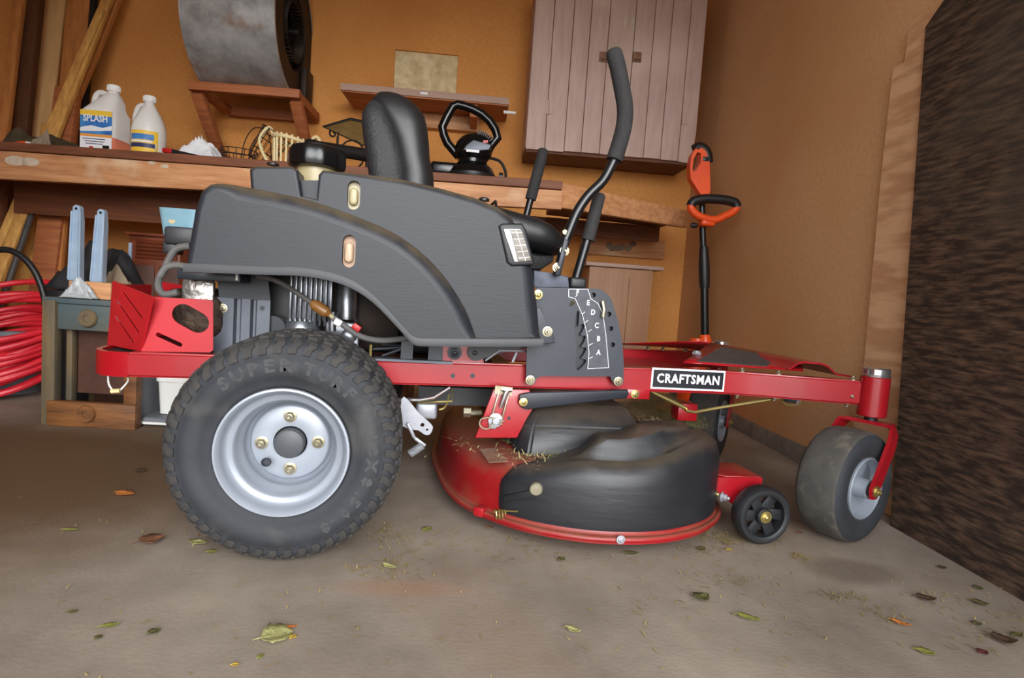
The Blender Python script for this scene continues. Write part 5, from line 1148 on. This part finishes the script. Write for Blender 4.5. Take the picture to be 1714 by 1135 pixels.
for px, py, z, cnt, s_, h in ((1075, 690, .182, 900, .035, .075), (1105, 695, .182, 1500, .045, .085), (1130, 703, .182, 1300, .04, .08), (1150, 712, .182, 500, .025, .05), (1085, 705, .21, 160, .025, .01), (880, 765, .18, 90, .03, .004), (915, 762, .18, 110, .03, .004), (945, 758, .185, 60, .02, .004), (858, 742, .185, 50, .008, .006), (780, 745, .178, 30, .04, .002), (1165, 715, .19, 60, .012, .006)):
    p = wz(px, py, z); sp.append((p.x, p.y, z, s_ * 1.1, s_ * 1.4, cnt, h))
blades('deck_clippings', 'dry grass clippings heaped on the mower deck and along its black covers', 'grass clippings', 'grass', sp, (.012, .035), 3, .16)

# ------------------------------------------------------------------ plywood sheets leaning at the right wall
Bf = Vector((1.205, 1.58, 0)); r1 = wx(1549, 45, 1.268); d_ = r1 - Bf; up1 = d_ / d_.z; along = Vector((0, -1, 0)); along = (along - up1 * along.dot(up1.normalized()) / up1.length * 0).normalized()
Hs = 2.15; nx = Vector((1, 0, -.043)).normalized()
c0 = Bf; c1 = Bf + along * 1.9
tl = wx(1556, 20, 1.27); tl2 = wx(1580, 0, 1.272); t3 = tl2 + Vector((.01, -.25, .26)); 
pts = [c0, r1, tl2, Vector((1.276, t3.y, 1.88)), Vector((1.28, -.2, 2.0)), Vector((1.205, -.2, 0))]
mb = MB(); a = [mb.bm.verts.new(p) for p in pts]; b = [mb.bm.verts.new(p + Vector((.014, 0, 0))) for p in pts]
mb.bm.faces.new(a); mb.bm.faces.new(b[::-1])
for j in range(len(pts)): mb.bm.faces.new((a[j], b[j], b[(j + 1) % len(pts)], a[(j + 1) % len(pts)]))
tag(mb.obj('plywood_sheet', 'dark_ply', smooth=False), 'large dark stained plywood sheet leaning along the right wall', 'plywood')
XS = 1.235
sp_ = [(1433, 674), (1445, 620), (1476, 282), (1493, 130), (1496, 115), (1514, 104), (1521, 45), (1545, 30), (1600, -5)]
pts = []
for px, py in sp_: z = wx(px, py, 1.27).z; xx = 1.262 + .018 * min(1, z / 1.5); q = wx(px, py, xx); pts.append((q.y, q.z, xx))
y0 = pts[0][0]; pts = [(y0 + .0, .002, 1.262)] + pts + [(pts[-1][0], 1.75, 1.282), (1.35, 1.75, 1.282), (1.35, .002, 1.262)]
mb = MB(); a = [mb.bm.verts.new((x - .0, y, z)) for y, z, x in pts]; b = [mb.bm.verts.new((x + .012, y, z)) for y, z, x in pts]
mb.bm.faces.new(a); mb.bm.faces.new(b[::-1])
for j in range(len(pts)): mb.bm.faces.new((a[j], b[j], b[(j + 1) % len(pts)], a[(j + 1) % len(pts)]))
tag(mb.obj('plywood_board', 'raw_ply', smooth=False), 'pale bare plywood board with a notched top, peeking out behind the dark sheet', 'plywood')

# ------------------------------------------------------------------ string trimmer in the corner
YT = 2.93
tp = lambda x, y: wy(x, y, YT)
bs = tp(1181, 600); bs0 = Vector((bs.x + .03, YT, 0))
tm = tag(empty('string_trimmer', bs0), 'orange and black string trimmer leaning upright in the far corner by the cabinet', 'trimmer')
def tl_(pts): return [tuple(tp(a, b) - bs0) for a, b in pts]
def tmo(o): return o
MB().tube(tl_([(1180, 590), (1179, 480)]), .0205, 16).obj('shaft', 'tube', tm); MB().tube(tl_([(1179, 480), (1174, 320)]), .016, 16).obj('upper_shaft', 'tube', tm)
MB().tube(tl_([(1179.5, 482), (1179, 470), (1178.6, 445), (1178, 418), (1178, 412)]), [.024, .027, .027, .022, .018], 18).obj('clamp_collar', 'black', tm)
MB().tube(tl_([(1181, 610), (1180, 575), (1180, 566), (1180, 560)]), [.036, .034, .03, .022], 18).obj('motor_neck', 'trim_orange', tm)
hb = tp(1148, 668) - bs0
MB().loft([[(hb.x + .03 + x, y, z) for x, y in oval(0, 0, r, r, 24)] for z, r in ((.02, .05), (.06, .07), (.14, .075), (.24, .06), (.34, .045), (.42, .036))]).obj('motor_housing', 'trim_orange', tm)
MB().lathe([(.06, .0), (.075, .01), (.075, .03), (.05, .035)], (hb.x + .03, 0, .002), (0, 0, 1), 24).obj('spool', 'black', tm)
MB().loft([[(hb.x - .1 + x, y - .02, z) for x, y in oval(0.1, 0, r, r * .8, 20)] for z, r in ((.05, .16), (.06, .165), (.085, .1), (.1, .06))]).obj('guard', 'trim_orange', tm)
# D handle at the top: orange body, black trigger grip behind a loop opening
q = [tuple(p) for p in tl_([(1153, 300), (1152, 280), (1155, 262), (1162, 250), (1170, 245), (1179, 248), (1184, 256), (1185, 285), (1186, 318), (1184, 328), (1172, 329), (1164, 318)])]
hole = [tuple(p) for p in tl_([(1156, 284), (1158, 268), (1164, 257), (1170, 258), (1170, 274), (1164, 284), (1158, 290)])]
me = plate_mesh([(a, c) for a, b, c in q], [[(a, c) for a, b, c in hole]], .05, side_m(0, 0, 0)); o = link(me, 'handle_body', 'trim_orange', tm); md = o.modifiers.new('round', 'BEVEL'); md.width = .008; md.segments = 3; md.limit_method = 'ANGLE'
MB().tube(resmooth(tl_([(1163, 251), (1170, 247), (1178, 251), (1183, 260), (1184, 272)]), 3), .027, 12).obj('grip', 'black', tm)
MB().box(tuple(tp(1178, 268) - bs0), (.03, .056, .022), bev=.004).obj('trigger', 'decal_black', tm)
# second handle: a flat loop, orange below, black grip above
l0 = tl_([(1150, 347), (1154, 340), (1170, 336), (1187, 336), (1208, 338), (1222, 342), (1225, 349)])
l1 = tl_([(1225, 349), (1219, 357), (1205, 364), (1190, 370), (1174, 368), (1158, 361), (1150, 352), (1150, 347)])
off = Vector((0, -.055, 0))
MB().tube(resmooth([tuple(Vector(p) + off) for p in l0], 3), .023, 14).obj('loop_grip', 'black', tm)
MB().tube(resmooth([tuple(Vector(p) + off) for p in l1], 3), .019, 12).obj('loop_handle', 'trim_orange', tm)
c_ = tp(1178, 374) - bs0; MB().box((c_.x, -.03, c_.z), (.07, .075, .04), bev=.012, seg=3).obj('loop_clamp', 'trim_orange', tm)
c_ = tp(1157, 379) - bs0; MB().lathe([(.012, 0), (.014, .015), (.012, .03)], (c_.x - .012, -.03, c_.z + .002), (1, 0, 0), 14).obj('clamp_knob', 'black', tm)

# laminate case under the bench at the right
p0, p1 = wy(985, 438, 3.38), wy(1097, 445, 3.38)
lc = tag(empty('laminate_case', ((p0.x + p1.x) / 2, 3.5, 0)), 'pale wood laminate cupboard standing under the right end of the workbench', 'cupboard')
w_ = p1.x - p0.x; h_ = p0.z
MB().box((0, 0, h_ / 2 - .012), (w_ - .02, .24, h_ - .024), bev=.003).obj('side_panel', 'laminate', lc)
MB().box((.015, 0, h_ - .011), (w_ + .06, .28, .022), bev=.004).obj('top', 'lam_edge', lc)
MB().box((.05, -.121, h_ / 2 - .03), (.004, .002, h_ - .08)).obj('panel_joint', 'pine_dark', lc)
# board with marks on the back wall above the case, and a dark gap batten
q0, q1 = wy(985, 398, 3.76), wy(1098, 430, 3.76)
tag(MB().box(((q0.x + q1.x) / 2, 3.763, (q0.z + q1.z) / 2), (q1.x - q0.x + .1, .03, abs(q0.z - q1.z) + .03), bev=.003).obj('wall_batten', 'pine'), 'horizontal pine batten on the back wall above the laminate cupboard', 'batten')
q = wy(1040, 412, 3.745); mb = MB()
rr = random.Random(4)
for i in range(7):
    x, z = q.x + rr.uniform(-.09, .09), q.z + rr.uniform(-.02, .03); mb.lathe([(.02, 0), (.017, .01), (.009, .014), (.008, .006)], (x, 3.748, z), (0, -1, 0), 12)
tag(mb.obj('mud_nest', 'greycloth'), 'cluster of crusty grey mud dauber nests on the pine batten', 'nest', None, 'stuff')

# ------------------------------------------------------------------ left, under the workbench
# wooden stand
sx0, sx1, sy, szt = -1.515, -1.19, 2.2, .445
st = tag(empty('wooden_stand', ((sx0 + sx1) / 2, sy, 0)), 'old wooden stand with faded blue rails and round knobs behind the mower', 'stand')
mx0 = (sx0 + sx1) / 2; hw_ = (sx1 - sx0) / 2
for s_, m_ in ((-1, 'stand_post'), (1, 'stand_wood')):
    for dy in (0, .26): MB().box((s_ * (hw_ - .022), dy + .0, szt / 2), (.044, .04, szt), bev=.003).obj('post', m_, st)
MB().box((.018, -.012, szt - .055), (2 * hw_ - .075, .025, .09), bev=.004).obj('front_rail', 'stand_blue', st)
MB().box((.018, -.012, szt + .0), (2 * hw_ - .07, .03, .018), bev=.003).obj('top_strip', 'stand_blue', st)
MB().box((.012, -.012, .045), (2 * hw_ - .02, .03, .09), bev=.004).obj('bottom_rail', 'stand_wood', st)
MB().box((0, .13, szt + .004), (2 * hw_, .3, .012), bev=.002).obj('top', 'stand_blue', st)
MB().box((0, .05, .225), (2 * hw_ - .09, .01, .23)).obj('panel', 'hardboard', st)
MB().box((-.085, .02, .22), (.02, .03, .3), bev=.002).obj('inner_post', 'stand_post', st)
for z in (szt - .055, .05):
    MB().lathe([(.03, 0), (.032, .006), (.028, .014), (.012, .014), (.011, .01)], (-.0, -.026, z), (0, -1, 0), 28).obj('knob', 'stand_post' if z > .2 else 'stand_wood', st)
# things on the stand
q = wy(148, 490, 2.23); tag(MB().box((q.x + .01, 2.27, szt + .011 + .03), (.145, .1, .06), bev=.003).obj('wood_block', 'pine'), 'pine block lying on the wooden stand below the blue brackets', 'wood block')
zb_k = szt + .011 + .0605
for px0, px1, py0, py1, nm in ((127, 131, 468, 345, 'left one of the two pale blue steel brackets standing on the pine block'), (164, 172, 478, 352, 'right one of the two pale blue steel brackets standing on the pine block')):
    a, b = wy(px0, py0, 2.26), wy(px1, py1, 2.26); d = b - a; a = Vector((a.x, 2.26, zb_k)); hgt = b.z - zb_k
    br_ = tag(empty('steel_bracket', a), nm, 'bracket', 'pair of blue steel brackets'); dx = d.x * (hgt / d.z)
    def pt(x, z): return Vector((x + dx * z / hgt, 0, z))
    mb = MB(); mb.loft([[(-.021, -.012, 0), (.021, -.012, 0), (.021, .012, 0), (-.021, .012, 0)], [(-.017 + dx * .8, -.011, hgt * .8), (.017 + dx * .8, -.011, hgt * .8), (.017 + dx * .8, .011, hgt * .8), (-.017 + dx * .8, .011, hgt * .8)], [(-.012 + dx, -.01, hgt - .01), (.012 + dx, -.01, hgt - .01), (.012 + dx, .01, hgt - .01), (-.012 + dx, .01, hgt - .01)]])
    mb.lathe([(.013, -.01), (.013, .01)], (dx, 0, hgt - .01), (0, -1, 0), 16); mb.obj('channel', 'steel_blue', br_, sharp=30)
    mb = MB(); mb.bar((-.017, -.014, .004), (-.013 + dx, -.013, hgt - .02), .006, .006); mb.bar((.017, -.014, .004), (.013 + dx, -.013, hgt - .02), .006, .006); mb.obj('flange', 'steel_blue', br_)['kind'] = 'stuff'
    MB().lathe([(.0045, 0), (.0045, .002)], (dx, -.0105, hgt - .01), (0, -1, 0), 10).obj('hole', 'decal_black', br_)
q = wy(135, 487, 2.2); crumple('plastic_wrap', 'crumpled clear plastic wrap draped over the edge of the pine block', 'plastic wrap', 'clear_bag', (q.x + .0, 2.195, szt + .012), .055, .02, .05, 12, peaks=((-.3, 0, .5, .2), (.3, 0, .3, .2)))
# black bag, cloths and cherry louvred box behind
q = wy(170, 430, 2.55); q.x = -1.55; crumple('tool_bag', 'black tool bag heaped behind the blue steel brackets', 'bag', 'dark_cloth', (q.x, 2.58, .47), .17, .1, .16, 21, peaks=((-.4, 0, .5, .1), (.4, .1, .4, .1)))
tag(MB().box((q.x, 2.58, .235), (.32, .22, .466), bev=.006).obj('box', 'dark_cloth'), 'dark box under the black tool bag behind the wooden stand', 'box')
q = wy(190, 455, 2.4); crumple('grey_sheet', 'folded grey sheet lying between the blue brackets and the cherry box', 'sheet', 'greycloth', (q.x, 2.42, .475), .07, .04, .07, 31, peaks=((.0, 0, .6, .2),))
tag(MB().box((q.x, 2.42, .236), (.12, .06, .47), bev=.004).obj('post', 'hardboard'), 'short brown post under the folded grey sheet', 'post')
q0, q1 = wy(216, 388, 2.62), wy(300, 470, 2.62)
cx0 = (q0.x + q1.x) / 2; cwid = q1.x - q0.x; ch_ = q0.z
cbx = tag(empty('cherry_cabinet', (cx0, 2.75, 0)), 'cherry coloured small cabinet with a louvred band, behind the mower tail', 'cabinet')
MB().box((0, 0, ch_ / 2 - .006), (cwid, .26, ch_ - .012), bev=.003).obj('carcass', 'cherry', cbx)
MB().box((0, -.005, ch_ - .006), (cwid + .02, .28, .012), bev=.003).obj('top', 'cherry', cbx)
MB().box((-cwid / 2 + .008, -.132, ch_ / 2 - .02), (.012, .006, ch_ - .05)).obj('edge_strip', 'steel_blue', cbx)
for i in range(5): MB().box((.012, -.133, ch_ - .035 - i * .016), (cwid - .04, .012, .011), Matrix.Rotation(.5, 3, 'X'), bev=.001).obj('louvre', 'cherry', cbx)
for s_ in (-1, 1): MB().box((.012 + s_ * cwid * .24, -.132, ch_ - .3), (cwid * .4, .006, .33), bev=.002).obj('door_panel', 'hardboard', cbx)
q0, q1 = wy(262, 346, 2.72), wy(330, 384, 2.72); zz = ch_ + .0005
bx_ = tag(empty('blue_tub', ((q0.x + q1.x) / 2, 2.77, zz)), 'light blue plastic tub on the cherry cabinet under the bench edge', 'tub')
tw = (q1.x - q0.x) / 2; th_ = q0.z - zz
MB().loft([[(x, y, z) for x, y in oval(0, 0, r, r * .6, 28, p=5)] for r, z in ((tw * .78, 0), (tw, th_), (tw * .95, th_), (tw * .74, .006))]).obj('body', 'lightblue', bx_)
MB().lathe([(.014, 0), (.014, .001)], (-tw * .25, -tw * .535, th_ * .55), (0, -1, .12), 8).obj('flower_print', 'cream', bx_)
# white tub and metal tray frame behind the rear wheel
q0, q1 = wy(256, 640, 2.28), wy(330, 686, 2.28)
wt_ = tag(empty('white_tub', ((q0.x + q1.x) / 2, 2.36, .035)), 'white plastic tub standing in the grey tray behind the rear wheel', 'tub')
tw = (q1.x - q0.x) / 2; th_ = q0.z - .035 + .03
MB().loft([[(x, y, z) for x, y in oval(0, 0, r, r * .8, 32, p=6)] for r, z in ((tw * .9, 0), (tw * .98, th_ - .03), (tw * 1.06, th_ - .028), (tw * 1.06, th_ - .008), (tw * .98, th_), (tw * .9, th_ - .004), (tw * .86, .004))]).obj('body', 'white', wt_)
q0, q1 = wy(237, 640, 2.26), wy(330, 706, 2.26)
ty = tag(empty('wire_tray', ((q0.x + q1.x) / 2, 2.36, 0)), 'grey tray with a white coated rim on the floor under the white tub', 'tray')
tw = (q1.x - q0.x) / 2
MB().box((0, 0, .017), (tw * 2, .24, .03), bev=.01, seg=3).obj('base', 'grey_plastic', ty)
MB().tube([(-tw, -.12, .2), (-tw, -.122, .03), (-tw + .02, -.122, .012), (tw, -.122, .012)], .005, 8).obj('rim', 'white', ty)
MB().box((-tw + .003, 0, .1), (.006, .24, .2), bev=.002).obj('side', 'grey_plastic', ty)

# hose coil with its grey reel, and the black arched pipe
hx, hy = -2.06, 2.72
for i in range(18):
    lo_ = i < 9
    r_ = (.27 + R.uniform(-.02, .03)); n = 40
    zf = .014 + i * .0122 + R.uniform(-.003, .003)
    tilt = R.uniform(-.05, .05); ox, oy = R.uniform(-.02, .02), R.uniform(-.015, .015)
    if i == 0:
        hc = tag(empty('hose_coil', (hx, hy, 0)), 'thick coil of bright red rubber hose heaped on the floor at far left', 'hose')
    pts_ = []
    for k in range(n):
        a = 2 * PI * k / n; y = r_ * 1.0 * math.sin(a); 
        lift = r_ * (.44 + tilt) * (1 + math.sin(a)) + tilt * .1 * math.cos(a) + .012 * math.sin(2 * a + i)
        pts_.append((ox + r_ * math.cos(a), oy + y, max(.0135, zf + lift)))
    MB().tube(pts_, .0132, 10, True).obj('coil_turn', 'hose_red', hc)
gr_ = tag(empty('grey_bucket', (hx + .02, hy, 0)), 'grey plastic bucket standing inside the red hose coil', 'bucket')
MB().lathe([(.13, .001), (.16, .3), (.17, .31), (.172, .33), (.165, .335), (.155, .33), (.125, .012)], (0, 0, 0), (0, 0, 1), 40).obj('body', 'grey_plastic', gr_); gr_.scale = (1, 1, .74)
pth = [wy(a, b, 2.35) for a, b in ((-40, 424), (0, 418), (22, 421), (44, 436), (60, 458), (70, 482), (75, 500))]
pth = resmooth(pth, 4); bx0 = Vector((pth[-1].x, 2.35, 0)); 
pth = [Vector((pth[0].x - .12, 2.35, 0.012)), Vector((pth[0].x - .07, 2.35, pth[0].z - .06))] + pth + [Vector((pth[-1].x + .012, 2.36, .3)), Vector((pth[-1].x + .012, 2.36, .012))]
tag(MB().tube(pth, .0115, 12).obj('hoop_pipe', 'black'), 'black plastic pipe bent in an arch over the red hose coil', 'pipe')

# ------------------------------------------------------------------ leaves and clippings on the floor
def leaf(name, label, px, py, length, width, m, ang, curl=.25, fold=.15, seed=0, tear=0.0):
    rr = random.Random(seed or int(px * 7 + py)); p = wz(px, py, 0); mb = MB(); n = 9; rows = []
    for i in range(n + 1):
        t = i / n; w_ = width * .5 * (math.sin(PI * t ** .8) ** .75) * (1 + rr.uniform(-.12, .12) * (1 + tear)) if 0 < i < n else .0008
        x = (t - .5) * length; zc_ = curl * length * ((2 * t - 1) ** 2) * .5 + .0015; row = []
        for k in (-2, -1, 0, 1, 2):
            row.append((x + rr.uniform(-.02, .02) * length * abs(k) * .5, w_ * k / 2, zc_ + fold * w_ * abs(k) / 2 + rr.uniform(0, .03) * length * abs(k) * .3))
        rows.append(row)
    v = [[mb.bm.verts.new(q) for q in r_] for r_ in rows]
    for i in range(n):
        for k in range(4): mb.bm.faces.new((v[i][k], v[i + 1][k], v[i + 1][k + 1], v[i][k + 1]))
    mb.tube([(-length * .5 - length * .22, 0, .002), (-length * .5, 0, curl * length * .5 + .002), (-length * .2, 0, curl * length * .1 + .003), (length * .3, 0, curl * length * .1 + .003)], [.0008, .0009, .0007, .0004], 5)
    o = mb.obj('dry_leaf', m, sharp=180); o.location = (p.x, p.y, .0008); o.rotation_euler = (0, 0, ang); md = o.modifiers.new('thickness', 'SOLIDIFY'); md.thickness = .0005
    return tag(o, label, 'leaf', 'dry leaves on the concrete floor')
for nm, c1, c2 in (('leaf_pale', (168, 164, 108), (140, 138, 84)), ('leaf_green', (128, 128, 56), (104, 106, 44)), ('leaf_olive', (92, 88, 44), (70, 66, 34)), ('leaf_brown', (128, 84, 54), (98, 62, 40)), ('leaf_orange', (188, 112, 44), (160, 92, 38)), ('leaf_yellow', (190, 160, 60), (160, 130, 50)), ('leaf_dark', (62, 46, 30), (84, 60, 36)), ('leaf_red', (96, 36, 28), (74, 28, 24))):
    M[nm] = mat(nm, c1, c2, .8, scale=60, bump=.3)
LV = [
 (463, 1067, .05, .036, 'leaf_pale', .4, .1, 'large pale green oval leaf lying flat at the front, left of centre'),
 (487, 1052, .02, .006, 'leaf_orange', .3, .3, 'small orange curled scrap touching the large pale leaf'),
 (490, 1068, .012, .009, 'leaf_yellow', 1.2, .2, 'tiny yellow leaf beside the right edge of the large pale leaf'),
 (436, 1101, .011, .005, 'leaf_green', 1.0, .2, 'tiny green leaf just below the large pale leaf'),
 (394, 1115, .010, .006, 'leaf_yellow', .2, .2, 'tiny bright yellow chip nearest the front edge of the floor'),
 (253, 908, .048, .03, 'leaf_brown', .5, .5, 'brown curled leaf left of the big rear tyre'),
 (331, 911, .022, .028, 'leaf_pale', 1.3, .4, 'upright pale yellow leaf closest to the left side of the rear tyre'),
 (355, 926, .018, .012, 'leaf_green', .2, .3, 'small yellow green leaf touching the shadow of the rear tyre'),
 (210, 829, .05, .02, 'leaf_orange', -.2, .3, 'orange leaf lying behind the brown curled leaf'),
 (236, 790, .03, .018, 'leaf_dark', .2, .3, 'dark leaf farthest back on the floor near the wooden stand'),
 (118, 889, .03, .009, 'leaf_green', .1, .2, 'thin green leaf on the left part of the floor'),
 (185, 1050, .025, .009, 'leaf_green', .4, .3, 'slim green leaf at lower left, larger of a pair'),
 (258, 1060, .018, .011, 'leaf_olive', .9, .3, 'small olive leaf between the slim green leaf and the large pale leaf'),
 (165, 1069, .011, .007, 'leaf_olive', 1.2, .2, 'tiny olive scrap under the slim green leaf'),
 (122, 1026, .014, .006, 'leaf_olive', .2, .2, 'thin olive sliver above the slim green leaf at lower left'),
 (715, 888, .028, .014, 'leaf_green', .9, .2, 'yellow green leaf between the rear tyre and the deck'),
 (940, 938, .022, .010, 'leaf_olive', .8, .3, 'olive leaf in front of the deck lip, left of its bolt'),
 (1056, 928, .034, .011, 'leaf_olive', .0, .2, 'dark olive leaf lying below the bolt of the deck lip'),
 (1174, 921, .022, .014, 'leaf_olive', .4, .4, 'curled olive leaf left of the small gauge wheel'),
 (1221, 922, .014, .010, 'leaf_yellow', .2, .3, 'small yellow leaf right under the gauge wheel'),
 (1174, 1004, .034, .022, 'leaf_olive', .4, .6, 'crumpled olive leaf clump with purple stains beside it'),
 (1253, 1037, .042, .013, 'leaf_green', -.45, .2, 'long flat olive green leaf alone on the bare floor at right of centre'),
 (960, 1057, .026, .010, 'leaf_pale', -.5, .4, 'grey green twisted leaf at front, below the deck cover'),
 (1508, 1046, .034, .010, 'leaf_orange', -.7, .3, 'orange brown husk right of centre near the front'),
 (1550, 1005, .038, .018, 'leaf_dark', -.4, .5, 'dark crumpled leaf on the worn patch before the plywood sheet'),
 (1640, 1012, .030, .014, 'leaf_olive', -.6, .4, 'olive leaf near the foot of the dark plywood sheet'),
 (1549, 1094, .030, .014, 'leaf_green', -.5, .2, 'green leaf near the front edge at right'),
 (1645, 1094, .020, .011, 'leaf_red', .3, .3, 'dark red leaf at the front right'),
 (1635, 1046, .016, .012, 'leaf_olive', .2, .3, 'small round olive leaf above the dark red leaf'),
 (1637, 986, .020, .012, 'leaf_olive', .1, .3, 'little olive leaf closest to the plywood foot'),
 (1680, 1075, .040, .022, 'leaf_dark', -.5, .6, 'dark leaf clump at the right picture edge'),
 (1702, 1066, .028, .012, 'leaf_olive', .3, .4, 'olive leaf beside the dark clump at the right picture edge'),
 (1577, 952, .020, .010, 'leaf_dark', -.3, .3, 'small dark leaf behind the worn patch near the plywood sheet'),
 (1338, 893, .018, .008, 'leaf_brown', .3, .3, 'reddish brown scrap between the gauge wheel and the caster wheel'),
 (652, 950, .032, .012, 'leaf_pale', -.5, .3, 'dry straw coloured leaf among the clippings right of the rear tyre'),
 (820, 885, .018, .007, 'leaf_brown', .2, .3, 'brown sliver under the left lobe of the deck'),
]
for px, py, l_, w_, m_, a_, cu_, lab in LV: leaf('dry_leaf', lab, px, py, l_, w_ * 1.6, m_, a_, cu_ * .7, .25, 0, .3)
sp = []
for px, py, cnt, sx_, sy_ in ((650, 950, 120, .05, .04), (700, 910, 120, .08, .06), (870, 905, 60, .1, .02), (930, 930, 60, .12, .02), (1240, 905, 110, .05, .03), (1200, 900, 120, .03, .025), (1343, 935, 50, .012, .01), (1400, 998, 60, .025, .01), (1220, 975, 35, .05, .02), (1480, 1030, 40, .03, .02), (1170, 920, 40, .03, .015), (1550, 1000, 30, .03, .02), (1690, 1080, 70, .06, .05), (1000, 1000, 90, .4, .12), (1400, 1000, 140, .3, .14), (600, 1050, 70, .35, .1), (1300, 900, 80, .1, .1), (1640, 1010, 60, .1, .1), (640, 890, 60, .02, .03), (200, 900, 30, .2, .15)):
    p = wz(px, py); sp.append((p.x, p.y, .0, sx_, sy_, cnt, .001))
blades('floor_clippings', 'thin scattering of dry grass clippings over the concrete floor', 'grass clippings', 'chip', sp, (.006, .026), 11, .08)
